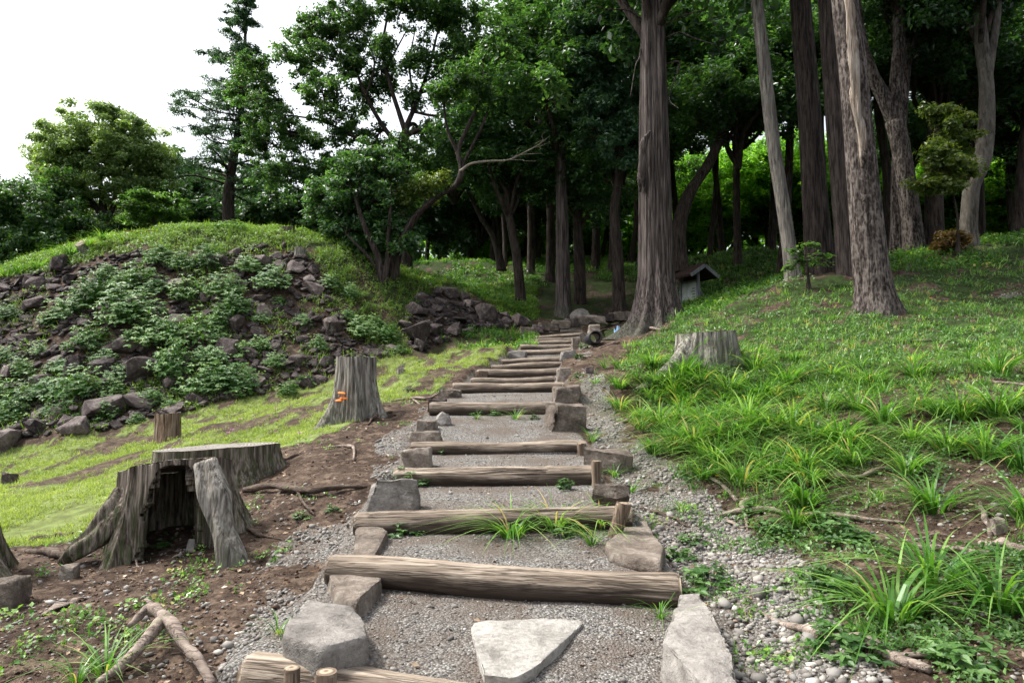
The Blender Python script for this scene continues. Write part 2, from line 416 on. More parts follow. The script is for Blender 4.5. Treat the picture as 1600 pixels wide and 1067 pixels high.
gcol = np.stack([gv, np.clip(lawn, 0, 1), np.clip(green, 0, 1)], -1)
nr, nc = GX.shape; idx = np.arange(nr * nc).reshape(nr, nc)
gf = np.stack([idx[:-1, :-1], idx[:-1, 1:], idx[1:, 1:], idx[1:, :-1]], -1).reshape(-1, 4)

def m_ground():
    s = NT('earth'); w = s.coord((1, 1, 1)); a = s.attr('cover', 'Color')
    sp = s.n('ShaderNodeSeparateColor'); s.l(a, sp.inputs[0]); g, lw, gr = sp.outputs[0], sp.outputs[1], sp.outputs[2]
    n1 = s.noise(w, 3, 8, .65); n2 = s.noise(w, 30, 6, .7)
    soil = s.ramp(s.math('ADD', s.math('MULTIPLY', n1, .5), s.math('MULTIPLY', n2, .5)), [(.34, (.012, .008, .006)), (.5, (.044, .029, .021)), (.68, (.115, .083, .062))])
    chips = s.ramp(s.voro(w, 55, 'F1', 'Color'), [(.0, (.10, .07, .05)), (.5, (.2, .15, .11)), (1.0, (.04, .025, .02))])
    soil = s.mix(s.ramp(s.noise(w, 9, 4, .6), [(.5, 0.0), (.62, .6)]), soil, chips)
    vc = s.n('ShaderNodeTexVoronoi'); vc.inputs['Scale'].default_value = 75; s.l(w, vc.inputs['Vector'])
    peb = s.ramp(vc.outputs['Color'], [(.1, (.10, .095, .088)), (.45, (.20, .19, .178)), (.8, (.34, .325, .30))])
    dd = s.ramp(vc.outputs['Distance'], [(.3, 1.0), (.75, .35)])
    peb = s.mix(1.0, peb, dd, 'MULTIPLY')
    dirt = s.ramp(s.noise(w, 2.2, 7, .7), [(.42, 0.0), (.60, .85)])
    peb = s.mix(dirt, peb, (.115, .092, .075))
    # ragged edges between soil and gravel
    ge = s.math('ADD', g, s.math('MULTIPLY', s.math('SUBTRACT', s.noise(w, 12, 5, .7), .5), .9))
    gm = s.ramp(ge, [(.35, 0.0), (.6, 1.0)])
    c = s.mix(gm, soil, peb)
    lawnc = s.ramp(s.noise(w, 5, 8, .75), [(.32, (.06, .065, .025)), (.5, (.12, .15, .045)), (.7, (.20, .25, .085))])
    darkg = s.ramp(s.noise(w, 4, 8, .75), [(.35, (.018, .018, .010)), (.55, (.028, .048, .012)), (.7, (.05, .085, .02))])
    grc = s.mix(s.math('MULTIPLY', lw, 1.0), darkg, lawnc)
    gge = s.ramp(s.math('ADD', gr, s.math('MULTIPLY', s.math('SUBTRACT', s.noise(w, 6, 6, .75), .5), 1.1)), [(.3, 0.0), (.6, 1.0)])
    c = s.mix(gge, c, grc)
    h = s.math('ADD', n2, s.math('MULTIPLY', s.math('MULTIPLY', s.math('SUBTRACT', 1.0, vc.outputs['Distance']), gm), .8))
    return s.surf(c, .95, s.bump(h, .9, .018), .12)
M_GROUND = m_ground()
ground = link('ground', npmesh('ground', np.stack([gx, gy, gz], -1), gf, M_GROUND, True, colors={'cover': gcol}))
tag(ground, kind='structure')
# ------------------------------------------------------------------ materials of things
M_LOG = m_wood('weathered_log_wood', (.045, .034, .026), (.22, .175, .135), (.50, .44, .355), 'X', 11, .9, .25, damp_shade=.92)
M_STAKE = m_wood('stake_wood', (.05, .035, .026), (.17, .125, .09), (.34, .28, .22), 'Z', 9, .9)
M_ROOT = m_wood('root_wood', (.075, .055, .045), (.22, .175, .145), (.42, .36, .31), 'X', 12, .9, .2)
M_DROOT = m_wood('dark_root_wood', (.03, .02, .015), (.09, .065, .05), (.22, .175, .14), 'X', 12, .9, .3)
M_STUMP = m_bark('grey_stump_wood', (.016, .013, .011), (.14, .125, .11), (.42, .39, .35), 15, 1.3, (.10, .11, .07), 1.0, bd=.035)
M_STUMPD = m_bark('dark_stump_wood', (.010, .008, .006), (.075, .058, .047), (.30, .255, .215), 15, 1.3, (.05, .08, .025), 1.0, bd=.035)
def m_rings(name, a, b):
    s = NT(name); w = s.n('ShaderNodeTexWave'); w.wave_type = 'RINGS'; w.rings_direction = 'Z'
    w.inputs['Scale'].default_value = 9; w.inputs['Distortion'].default_value = 3; w.inputs['Detail'].default_value = 3
    s.l(s.tc.outputs['Object'], w.inputs['Vector'])
    c = s.ramp(w.outputs['Fac'], [(.2, a), (.8, b)]); c = s.mix(s.ramp(s.noise(s.coord(), 5, 5), [(.4, 0.0), (.7, .6)]), c, tuple(x * .5 for x in a))
    return s.surf(c, .9, s.bump(w.outputs['Fac'], .4, .01), .15)
M_CUT = m_rings('cut_wood_rings', (.15, .135, .12), (.28, .26, .235))
M_END = m_rings('log_end_grain', (.15, .11, .08), (.33, .27, .20))
M_SLAB = m_rock('pale_flagstone', (.15, .14, .125), (.31, .295, .27), (.43, .415, .385), 6, 0, 1.0, .02, True)
M_BROCK = m_rock('brown_grey_stone', (.06, .047, .038), (.15, .122, .10), (.30, .26, .22), 5.5, .35, 1.0, .04, True)
M_GROCK = m_rock('grey_stone', (.09, .083, .075), (.19, .175, .16), (.32, .30, .275), 6, .3, 1.0, .03, True)
M_DROCK = m_rock('dark_volcanic_rock', (.014, .011, .011), (.066, .050, .048), (.20, .165, .155), 2.2, .35, .9, .05)

def fb3(v, s, seed=0, o=3):
    return (fbm(v[:, 0] * s + v[:, 2] * s * .7, v[:, 1] * s - v[:, 2] * s * .6, seed, o) + fbm(v[:, 1] * s + 31, v[:, 2] * s + v[:, 0] * s * .3, seed + 5, o)) - 1
def bm_np(bm):
    bm.verts.ensure_lookup_table(); bm.verts.index_update()
    V = np.array([v.co[:] for v in bm.verts]); by = {}
    for f in bm.faces: by.setdefault(len(f.verts), []).append([v.index for v in f.verts])
    return V, [np.array(x) for x in by.values()]
def hull_rock(pts, bev, cuts=2, amp=.03, nf=3.0, seed=0, mat=None, name='rock', maxedge=None):
    bm = bmesh.new()
    for p in pts: bm.verts.new(p)
    r = bmesh.ops.convex_hull(bm, input=bm.verts)
    bmesh.ops.delete(bm, geom=list({g for g in r['geom_interior'] + r['geom_unused'] if isinstance(g, bmesh.types.BMVert)}), context='VERTS')
    bmesh.ops.dissolve_limit(bm, angle_limit=math.radians(9), verts=bm.verts, edges=bm.edges)
    bmesh.ops.bevel(bm, geom=list(bm.edges), offset=bev, segments=2, affect='EDGES', profile=.6, clamp_overlap=True)
    bmesh.ops.triangulate(bm, faces=bm.faces)
    if maxedge:
        for _ in range(6):
            es = [e for e in bm.edges if e.calc_length() > maxedge]
            if not es: break
            bmesh.ops.subdivide_edges(bm, edges=es, cuts=1)
            bmesh.ops.triangulate(bm, faces=[f for f in bm.faces if len(f.verts) > 3])
    else:
        bmesh.ops.subdivide_edges(bm, edges=bm.edges, cuts=cuts, use_grid_fill=True)
    bm.normal_update()
    V, Fs = bm_np(bm); N = np.array([v.normal[:] for v in bm.verts]); bm.free()
    V = V + N * (fb3(V, nf, seed, 4) * amp * 2 + (np.abs(fb3(V, nf * .6, seed + 40, 2)) * -amp * 2.2))[:, None]
    me = npmesh(name, V, Fs, mat, True)
    return me
def rand_hull(rng, n=15, flat=1.0):
    p = []
    for _ in range(n):
        v = Vector((rng.gauss(0, 1), rng.gauss(0, 1), rng.gauss(0, 1))).normalized()
        k = rng.uniform(.82, 1.12)
        p.append((v.x * k * .5, v.y * k * .5, v.z * k * .5 * flat))
    return p

# ------------------------------------------------------------------ tubes
def smooth_path(pts, rad, n=8):
    """catmull-rom through points; returns dense points and radii"""
    P_ = [Vector(p) for p in pts]; R_ = list(rad)
    P_ = [P_[0] * 2 - P_[1]] + P_ + [P_[-1] * 2 - P_[-2]]; out, ro = [], []
    for i in range(1, len(P_) - 2):
        a, b, c, d = P_[i - 1:i + 3]
        for k in range(n):
            t = k / n; t2, t3 = t * t, t * t * t
            out.append(.5 * ((2 * b) + (c - a) * t + (2 * a - 5 * b + 4 * c - d) * t2 + (3 * b - a - 3 * c + d) * t3))
            ro.append(R_[i - 1] * (1 - t) + R_[i] * t)
    out.append(P_[-2]); ro.append(R_[-1]); return out, ro
def tube(pts, rad, seg=10, amp=.12, fr=6.0, seed=0, wob=0.0, cap=True, flute=0.0, nfl=7, squash=1.0):
    pts = np.array([p[:] for p in pts], float); rad = np.asarray(rad, float); n = len(pts)
    T = np.gradient(pts, axis=0); T /= np.linalg.norm(T, axis=1, keepdims=True) + 1e-9
    if wob:
        s = np.cumsum(np.r_[0, np.linalg.norm(np.diff(pts, axis=0), axis=1)])
        pts = pts + np.stack([vn(s * 3 / max(s[-1], .1) * 2, s * 0 + q, seed + q) - .5 for q in range(3)], -1) * wob
    up = np.array([0, 0, 1.]) if abs(T[0][2]) < .8 else np.array([0, -1., 0])
    fr_ = []
    a = np.cross(up, T[0]); a /= np.linalg.norm(a)
    for i in range(n):
        a = a - T[i] * (a @ T[i]); a /= np.linalg.norm(a); fr_.append((a, np.cross(T[i], a)))
    th = np.linspace(0, 2 * np.pi, seg, endpoint=False)
    L = np.cumsum(np.r_[0, np.linalg.norm(np.diff(pts, axis=0), axis=1)])
    V = []
    for i in range(n):
        x, y = fr_[i]
        q = 1 + amp * 2 * (vn(np.cos(th) * 1.7 + 5, np.sin(th) * 1.7 + L[i] * fr, seed) - .5)
        if flute: q = q + flute * np.sin(th * nfl + seed + .6 * np.sin(L[i] * .8)) * (.6 + .4 * np.sin(th * 3 + L[i] * .5))
        r = rad[i] * q
        V.append(pts[i] + (np.cos(th) * r)[:, None] * x + (np.sin(th) * r * squash)[:, None] * y)
    V = np.concatenate(V); I = np.arange(n * seg).reshape(n, seg); J = np.roll(I, -1, 1)
    Fq = np.stack([I[:-1], J[:-1], J[1:], I[1:]], -1).reshape(-1, 4); Fs = [Fq]
    if cap:
        V = np.concatenate([V, pts[:1], pts[-1:]]); c0, c1 = n * seg, n * seg + 1
        Fs.append(np.concatenate([np.stack([J[0], I[0], np.full(seg, c0)], -1), np.stack([I[-1], J[-1], np.full(seg, c1)], -1)]))
    return V, Fs
def join(parts):
    """[(V,[F..])] -> V,[F..]"""
    Vs, by, o = [], {}, 0
    for V, Fs in parts:
        for f in (Fs if isinstance(Fs, list) else [Fs]):
            if len(f): by.setdefault(f.shape[1], []).append(f + o)
        Vs.append(V); o += len(V)
    return np.concatenate(Vs), [np.concatenate(x) for x in by.values()]

# ------------------------------------------------------------------ stairway logs
step_names = ['bottom log step half cut off by the picture edge, in front of the pale flagstone', 'long thick log step just above the pale flagstone with dark front', 'log step with two grassy tufts hanging over its middle',
 'bowed log step with a short upright stake at its right end', 'pale straight log step just above the bowed one', 'log step beside the big squarish boulder', 'pale log step starting beside the flat stone, seventh from the bottom',
 'thin log step just above the seventh one, ending at a small rock', 'thick log step with a round stub at its left end, ninth from the bottom', 'tenth log step from the bottom with tuft of grass at its right', 'eleventh log step from the bottom',
 'thick log step over a deep dark gap, high on the stairway', 'thirteenth log step from the bottom', 'fourteenth log step from the bottom', 'third log step from the top of the stairway', 'second log step from the top of the stairway', 'topmost log step of the stairway']
def log_mesh(L, r, seed, seg=28, amp=.10, bow=.02):
    n = max(10, int(L / (.022 if seg > 40 else .05))); x = np.linspace(-L / 2, L / 2, n)
    pts = np.stack([x, bow * np.sin(x * 2.1 + seed) + (vn(x * 2, x * 0, seed) - .5) * bow, (vn(x * 1.5, x * 0 + 9, seed) - .5) * bow * 1.6], -1)
    rr = r * (1 + .16 * (vn(x * 1.6, x * 0 + 3, seed + 2) - .5) + np.linspace(.05, -.05, n) * (1 if seed % 2 else -1))
    rr[0] *= .90; rr[-1] *= .90
    V, Fs = tube(pts, rr, seg, amp * .9, 1.4, seed, cap=False, flute=.02, nfl=5)
    # splits along the grain, a few knots, and a tread worn down by feet
    C = np.repeat(pts, seg, 0); D = V - C; ang = np.arctan2(D[:, 2], D[:, 1]); xx = C[:, 0]; k = np.ones(len(V)); rg_ = random.Random(seed)
    for j in range(5):
        a0 = rg_.uniform(-.6, 3.6); x0 = rg_.uniform(-L * .5, L * .2); x1 = x0 + rg_.uniform(.25, .7) * L
        da = (ang - (a0 + .10 * np.sin(xx * 3 + j) + .05 * np.sin(xx * 11 + j)) + np.pi) % (2 * np.pi) - np.pi
        win = np.clip((xx - x0) / .12, 0, 1) * np.clip((x1 - xx) / .12, 0, 1); k -= .16 * win * np.exp(-(da / (.055 + .02 * np.sin(xx * 7))) ** 2)
    for j in range(3):
        a0 = rg_.uniform(.2, 3.6); x0 = rg_.uniform(-L * .45, L * .45); da = ((ang - a0 + np.pi) % (2 * np.pi) - np.pi) * r
        k += .13 * np.exp(-((da / .022) ** 2 + ((xx - x0) / .03) ** 2)) - .10 * np.exp(-((da / .009) ** 2 + ((xx - x0) / .011) ** 2))
    k -= .10 * np.clip(np.sin(ang), 0, 1) ** 3 * np.exp(-((xx - .1 * L) / (.28 * L)) ** 2)
    k += .045 * (vn(xx * 9, ang * 5, seed + 7) - .5) + .03 * (vn(xx * 25, ang * 12, seed + 8) - .5)
    V = C + D * k[:, None]
    return V, Fs, pts, rr
for i, (a, b, r) in enumerate(SL):
    L = (b - a).length; V, Fs, pts, rr = log_mesh(L, r, i + 3, 96 if i < 6 else 30)
    g = empty('log_step', (a + b) / 2, 'weathered brown ' + step_names[i] if len(step_names[i].split()) < 15 else step_names[i], 'log step', 'log steps of the stairway')
    d = (b - a).normalized(); g.rotation_euler = (0, -math.asin(d.z), math.atan2(d.y, d.x))
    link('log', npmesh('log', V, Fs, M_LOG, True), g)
    for e in (0, -1):
        c = pts[e]; q = 22; th = np.linspace(0, 2 * np.pi, q, endpoint=False); s_ = 1 if e else -1
        ring = np.stack([np.full(q, c[0] + s_ * .004), c[1] + np.cos(th) * rr[e] * 1.03, c[2] + np.sin(th) * rr[e] * 1.03], -1)
        ring2 = ring * 1.0; ring2[:, 0] -= s_ * .03
        VV = np.concatenate([ring, ring2, [[c[0] + s_ * .012, c[1], c[2]]]]); I = np.arange(q); J = (I + 1) % q
        link('cut_end', npmesh('cut_end', VV, [np.stack([I, J, J + q, I + q], -1), np.stack([I, J, np.full(q, 2 * q)], -1)], M_END, False), g)

def stake(px, py0, py1, Y, r, label, lean=(0, 0), grp='stakes holding the log steps'):
    t = P(px, py0, Y); gb = P(px, py1, Y); h = t.z - gb.z + .12
    x = np.linspace(0, 1, 9); pts = np.stack([x * 0 - lean[0] * (1 - x), -lean[1] * (1 - x), h * x], -1)
    V, Fs = tube(pts, r * (1 + .06 * np.sin(x * 9)), 16, .18, 3, int(px), cap=False)
    g = empty('wooden_stake', (t.x, t.y, t.z - h), label, 'stake', grp)
    link('post', npmesh('post', V, Fs, M_STAKE, True), g)
    q = 16; th = np.linspace(0, 2 * np.pi, q, endpoint=False)
    R = r * 1.0; ring = np.stack([np.cos(th) * R, np.sin(th) * R, np.full(q, h + .001)], -1); low = ring * [1.03, 1.03, 1]; low[:, 2] -= .012
    I = np.arange(q); J = (I + 1) % q
    link('cut_top', npmesh('cut_top', np.concatenate([ring, low, [[0, 0, h + .004]]]), [np.stack([J, I, I + q, J + q], -1), np.stack([I, J, np.full(q, 2 * q)], -1)], M_END), g)
stake(456, 1043, 1130, 2.88, .032, 'short stake driven in front of the bottom log, left one of two')
stake(510, 1049, 1130, 2.85, .042, 'knobbly stake driven in front of the bottom log, right one of two')
stake(932, 720, 762, 6.12, .042, 'short upright stake at the right end of the bowed log step')
stake(975, 786, 838, 4.86, .050, 'dark leaning stake wedged against a log end beside brown flat rock', (.10, .0))
stake(909, 692, 712, 7.25, .045, 'small stub of stake at right end of pale log step')
stake(752, 580, 597, 14.5, .12, 'round stub of post at left end of thick upper log step')
stake(938, 597 - 40, 575, 16.0, .07, 'small dark post stub standing right of the upper steps')

# ------------------------------------------------------------------ single rocks beside the steps
def slab_rock(poly, Yref, hgt, label, mat, thick=.12, seed=1, amp=.012, grow=1.06, tilt=0.0, name='rock', bev=.028, zpl=None, cat='rock'):
    """flat-topped rock: outline of its top lies on a level plane hgt above the ground"""
    cx = sum(p[0] for p in poly) / len(poly); cy = sum(p[1] for p in poly) / len(poly)
    g = hit(cx, cy + 8); zp = g.z + hgt
    T = []
    for px, py in poly:
        a, b = ray(px, py); y = zp / float(b); T.append(Vector((float(a) * y, y, zp + (vn(px * .02, py * .02, seed) - .5) * .03 * thick / .1)))
    c = sum(T, Vector()) / len(T)
    pts = []
    for t in T:
        d = t - c; pts.append(Vector((d.x, d.y, t.z - c.z + thick + tilt * d.y))); q = d * grow; pts.append(Vector((q.x, q.y, 0)))
        q = d * .55; pts.append(Vector((q.x, q.y, thick + .012 + tilt * q.y)))
    me = hull_rock(pts, bev, amp=amp, nf=7, seed=seed, mat=mat, name=name, maxedge=.035)
    o = link(name, me, None, (c.x, c.y, c.z - thick)); return tag(o, label, cat)
def box_rock(x0, y0, x1, y1, label, mat, Y=None, dr=.8, seed=1, rz=0, name='rock', n=16, sink=.25, group=None, fl=1.0, cat='rock'):
    g = hit((x0 + x1) / 2, y1)
    if Y is None: Y = g.y
    w = (x1 - x0) / F * Y; h = (y1 - y0) / F * Y; rng = random.Random(seed)
    zb = P(0, y1, Y).z
    pts = []
    for q in range(8):   # a rough block with knocked-off corners
        for j in range(3):
            sx, sy, sz = (1 if q & 1 else -1), (1 if q & 2 else -1), (1 if q & 4 else 0)
            e = [rng.uniform(.45, 1.04) for _ in range(3)]
            k_ = .92 if sz else 1.05
            pts.append(Vector((sx * .5 * w * e[0] * k_, sy * .5 * w * dr * e[1] * k_, h * (rng.uniform(.62, 1.0) if sz else -sink))))
    if n > 20: pts = [Vector((p[0] * w * 1.04, p[1] * w * dr, (p[2] + .5) * h * (1 + sink) - h * sink)) for p in rand_hull(rng, n)]
    me = hull_rock(pts, w * .09, amp=w * .045, nf=3.0 / max(w, .05), seed=seed, mat=mat, name=name, maxedge=max(.02, w / 14))
    o = link(name, me, None, (float(ray((x0 + x1) / 2, y1)[0]) * (Y + w * dr * .4), Y + w * dr * .4, zb)); o.rotation_euler = (0, 0, 0)
    return tag(o, label, cat, group)
slab_rock([(478,935),(550,940),(572,962),(577,990),(503,1008),(440,990),(455,958)], 3.5, .12, 'grey hexagonal flat-topped rock left of the pale flagstone', M_GROCK, .17, 5, .012, 1.05)
slab_rock([(735,980),(741,972),(762,968),(800,970),(850,966),(880,970),(908,968),(912,973),(900,984),(872,1006),(858,1016),(838,1038),(815,1050),(798,1054),(752,1050),(746,1036),(738,1010)], 3.3, .034, 'pale chalky flagstone set flat in the gravel', M_SLAB, .07, 7, .009, .99, name='flagstone', bev=.012, cat='flagstone')
slab_rock([(1062,926),(1094,930),(1108,960),(1150,1040),(1160,1080),(1120,1090),(1085,1035),(1050,1012),(1034,1000),(1040,960)], 3.4, .14, 'long pale brown rock lying right of the bottom steps', M_GROCK, .20, 11, .014, 1.12)
slab_rock([(985,810),(1010,812),(1018,836),(1038,852),(1034,876),(1000,872),(950,860),(944,846),(955,832)], 4.6, .05, 'flat brown notched rock right of the grassy log step', M_BROCK, .08, 14, .012, 1.03)
slab_rock([(556,815),(590,818),(606,832),(588,868),(548,868),(548,835)], 4.7, .06, 'flat brown rock under left end of grassy log step', M_BROCK, .12, 17, .012, 1.03)
slab_rock([(515,872),(590,884),(600,905),(560,940),(528,935),(510,900)], 4.0, .06, 'brown cleft rock under left end of the long log step', M_BROCK, .22, 19, .014, 1.05)
HR = [(575,748,657,800,'squarish tan rock on left end of the third step',M_GROCK,.7),(920,750,990,792,'smooth rounded brown rock right of the third step',M_BROCK,.7),
 (1036,906,1066,940,'fist-sized dark stone at right end of the long log step',M_BROCK,.8),(626,698,682,732,'dark split rock left of the bowed log step',M_BROCK,.7),
 (904,700,990,742,'dark flat rock right of the bowed log step',M_BROCK,.6),(850,628,918,674,'big squarish mossy brown boulder right of the steps',M_BROCK,.75),
 (678,641,708,666,'smooth tan stone lying on a flat one left of steps',M_GROCK,.8),(648,655,684,674,'flat grey-brown stone below a smooth tan stone left of steps',M_BROCK,.8),
 (640,673,694,693,'thin brown slab behind pale log step, left side',M_BROCK,.6),(668,622,700,640,'brown stone at left end of the boulder step',M_DROCK,.8),
 (684,606,722,622,'flat brown stone on lawn edge left of the seventh step',M_BROCK,.6),(862,600,912,630,'tan block right of the seventh log step',M_BROCK,.8),
 (868,574,892,600,'rough brown rock at right end of the thin step',M_BROCK,.8),(912,572,930,584,'dark rock in grass right of the upper steps',M_DROCK,.8),
 (790,548,824,560,'flat grey stone at left below the deep gap step',M_GROCK,.7),(874,546,900,560,'grey stone at right below the deep gap step',M_GROCK,.7),
 (892,526,906,545,'small brown stone right of the upper steps',M_BROCK,.8),(890,478,926,503,'round pale boulder at the edge of the dark wood',M_GROCK,.8),
 (860,688,915,699,'thin brown slab behind right end of pale log step',M_BROCK,.6),
 (3,738,26,756,'small dark rock on the lawn by the left picture edge',M_DROCK,.8),(-30,908,40,952,'dark rounded rock in soil at left picture edge',M_BROCK,.8),
 (93,884,120,905,'small round dark stone at the foot of the leftmost stump',M_BROCK,.8),(292,842,308,862,'pale angular stone inside the hollow stump',M_GROCK,.8),
 (1547,810,1572,835,'tan upright stone beside a hanging root',M_BROCK,.8),(905,518,915,534,'small stone block at right end of topmost step',M_BROCK,.8)]
for k, (x0, y0, x1, y1, lab, mt, dr) in enumerate(HR):
    box_rock(x0, y0, x1, y1, lab, mt, None, dr, 60 + k, n=13 if k not in (1, 6, 17) else 26)
# edging stones that lead from the mound's foot to the cedar
ex = [(668,549),(690,545),(708,541),(728,537),(748,533),(768,528),(788,524),(806,520),(824,516),(840,512),(858,509),(876,506),(892,503),(908,500),(926,498),(944,495),(962,493),(978,491)]
for k, (x, y) in enumerate(ex):
    w = 12 + (k * 7) % 9
    box_rock(x - w, y - (3 if k < 8 else 7), x + w, y + 5, 'narrow edging stone in the curb from mound foot to cedar' if k < 8 else 'blocky edging stone in the dark curb near the cedar', M_BROCK if k % 3 else M_DROCK, 23.5 + k * .12, .5, 200 + k, name='edging_stone', group='curb stones by mound' if k < 8 else 'curb stones near cedar', cat='edging stone')

# ------------------------------------------------------------------ rock banks of the mound
rng = random.Random(11)
PROT = []
for k in range(16):
    fl = rng.choice([.5, .65, .8])
    PROT.append(hull_rock(rand_hull(rng, rng.choice([11, 13, 16]), fl), .03, cuts=2, amp=.022, nf=3.0, seed=300 + k, mat=M_DROCK, name='rock'))
def in_img(x, y, z):
    v = (z * CP - y * SP); w = y * CP + z * SP
    return 800 + F * x / w, 533.5 - F * v / w
def scatter_poly(poly, n, dmin, rng, seedmask=None, tries=60000):
    xs = [p[0] for p in poly]; ys_ = [p[1] for p in poly]; out = []
    C = np.array([(rng.uniform(min(xs), max(xs)), rng.uniform(min(ys_), max(ys_))) for _ in range(tries)])
    C = C[inpoly(poly, C[:, 0], C[:, 1])]
    grid = {}
    for x, y in C:
        d = dmin(x, y) if callable(dmin) else dmin
        if d is None: continue
        ok = True; kx, ky = int(x / 1.0), int(y / 1.0)
        for i in (-1, 0, 1):
            for j in (-1, 0, 1):
                for (a, b, dd) in grid.get((kx + i, ky + j), ()):
                    if (a - x) ** 2 + (b - y) ** 2 < ((d + dd) / 2) ** 2: ok = False; break
        if ok: grid.setdefault((kx, ky), []).append((x, y, d)); out.append((x, y, d))
        if len(out) >= n: break
    return out
def put_rocks(poly, n, smin, smax, lab_f, group, seed, sparse=None):
    rng = random.Random(seed)
    pts = scatter_poly(poly, n, lambda x, y: rng.choice([smin, smin, (smin + smax) / 2, smax]) * .72 if (sparse is None or not sparse(x, y)) else None, rng)
    if not pts: return []
    X = np.array([p[0] for p in pts]); Yv = np.array([p[1] for p in pts]); Z = H(X, Yv); N = slope_n(X, Yv)
    for i, (x, y, d) in enumerate(pts):
        s = d / .72 * rng.uniform(.85, 1.2)
        ip_ = in_img(x, y, Z[i])
        if abs(ip_[0] - 556) < 26 and ip_[1] > 505: continue
        o = link('rock', PROT[rng.randrange(16)], None, (x, y, Z[i] + s * rng.uniform(.12, .26)))
        nn = Vector(N[i]).normalized(); nn = (nn + Vector((0, 0, .9))).normalized()
        q = nn.to_track_quat('Z', 'Y').to_matrix() @ Matrix.Rotation(rng.uniform(0, 6.28), 3, 'Z') @ Matrix.Rotation(rng.uniform(-.6, .6), 3, 'X')
        o.rotation_euler = q.to_euler(); o.scale = (s * rng.uniform(1.0, 1.35), s * rng.uniform(.8, 1.1), s * rng.uniform(.9, 1.35))
        ipx = in_img(x, y, Z[i]); tag(o, lab_f(ipx[0], ipx[1], s), 'rock', group + (' - larger' if s > .74 else ' - smaller'))
    return pts
def lab_m(px, py, s):
    size = 'large' if s > .74 else 'smaller'
    return size + ' dark angular rock tumbled on the weedy rock bank of the left mound'
def grassy(x, y):   # weeds have taken over the upper middle of the bank
    px, py = in_img(x, y, h1(x, y)); return (110 < px < 335 and py < 452 and (py < 430 or (int(px * 7) % 3))) or (500 < px < 560 and py > 400 and (int(px * 13) % 4 == 0))
put_rocks(R_MOUND, 222, .48, 1.0, lab_m, 'dark rocks of the mound bank', 21, grassy)
def lab_p(px, py, s):
    return ('big' if s > .74 else 'smaller') + ' dark brown boulder in the pile between mound and upper steps'
put_rocks(R_PILE, 50, .55, .95, lab_p, 'boulders piled beside upper steps', 22)
# finer rubble between the rocks: uncountable
def rubble():
    rs = np.random.RandomState(5); parts = []
    for poly, n in ((R_MOUND, 3600), (R_PILE, 500)):
        a = np.array(poly); X = rs.uniform(a[:, 0].min(), a[:, 0].max(), n * 3); Y = rs.uniform(a[:, 1].min(), a[:, 1].max(), n * 3)
        k = inpoly(poly, X, Y); X, Y = X[k][:n], Y[k][:n]
        N = slope_n(X, Y) + np.array([0, 0, .8]) + rs.normal(0, .35, (len(X), 3)); R = basis(N, rs.uniform(0, 6.28, len(X)))
        s = rs.uniform(.10, .34, len(X)) ** 1.0
        pm = PROT[3]
        bm = bmesh.new()
        for p in rand_hull(random.Random(9), 12, .6): bm.verts.new(p)
        bmesh.ops.convex_hull(bm, input=bm.verts); bmesh.ops.bevel(bm, geom=list(bm.edges), offset=.05, segments=1, affect='EDGES'); bmesh.ops.triangulate(bm, faces=bm.faces)
        V, Fs = bm_np(bm); bm.free()
        parts.append(stamp(V, Fs[0], np.stack([X, Y, H(X, Y) + s * .12], -1), R, np.stack([s * 1.2, s, s * 1.5], -1)))
    V, Fs = join(parts)
    tag(link('rubble', npmesh('rubble', V, Fs, M_DROCK)), 'dark broken rubble filling the gaps between the mound rocks', 'rubble', kind='stuff')
rubble()
# ------------------------------------------------------------------ tree stumps
def stump_grid(rt, h, flare, lobes, seed, nt=110, nz=34, cutx=0., cuty=0., fl=.05, power=2.2, sink=.25, lean=(0, 0)):
    th = np.linspace(0, 2 * np.pi, nt, endpoint=False); t = np.linspace(0, 1, nz)
    TH, T = np.meshgrid(th, t)
    lob = np.full_like(TH, .22)
    for ang, wd, st in lobes:
        d = np.abs((TH - math.radians(ang) + np.pi) % (2 * np.pi) - np.pi); lob = lob + st * np.exp(-(d / math.radians(wd)) ** 2)
    r = rt * (1 + .07 * np.sin(TH * 2 + seed) + .05 * np.sin(TH * 3 + seed * 2))
    r = r + flare * lob * (1 - T) ** power
    rid = (vn(np.cos(TH) * 4 + seed, np.sin(TH) * 4 + T * .5, seed) - .5) * 2 + (vn(np.cos(TH) * 11, np.sin(TH) * 11 + T * .9, seed + 4) - .5) * 1.2 + (np.abs(vn(np.cos(TH) * 24, np.sin(TH) * 24 + T * 1.5, seed + 6) - .5) - .25) * 1.5
    r = r + rt * fl * rid * (1.3 - T * .6)
    x, y = np.cos(TH) * r, np.sin(TH) * r
    top = h + cutx * x[-1] + cuty * y[-1] + (vn(np.cos(th) * 5, np.sin(th) * 5, seed) ** 2 - .3) * .02 * h + np.maximum(0, vn(np.cos(th) * 15, np.sin(th) * 15, seed + 8) - .8) * .05 * h
    z = -sink + (top[None] + sink) * T
    return th, t, x + lean[0] * T, y + lean[1] * T, z
def grid_faces(nz, nt, keep=None):
    I = np.arange(nz * nt).reshape(nz, nt); J = np.roll(I, -1, 1)
    f = np.stack([I[:-1], J[:-1], J[1:], I[1:]], -1)
    return f.reshape(-1, 4) if keep is None else f[keep]
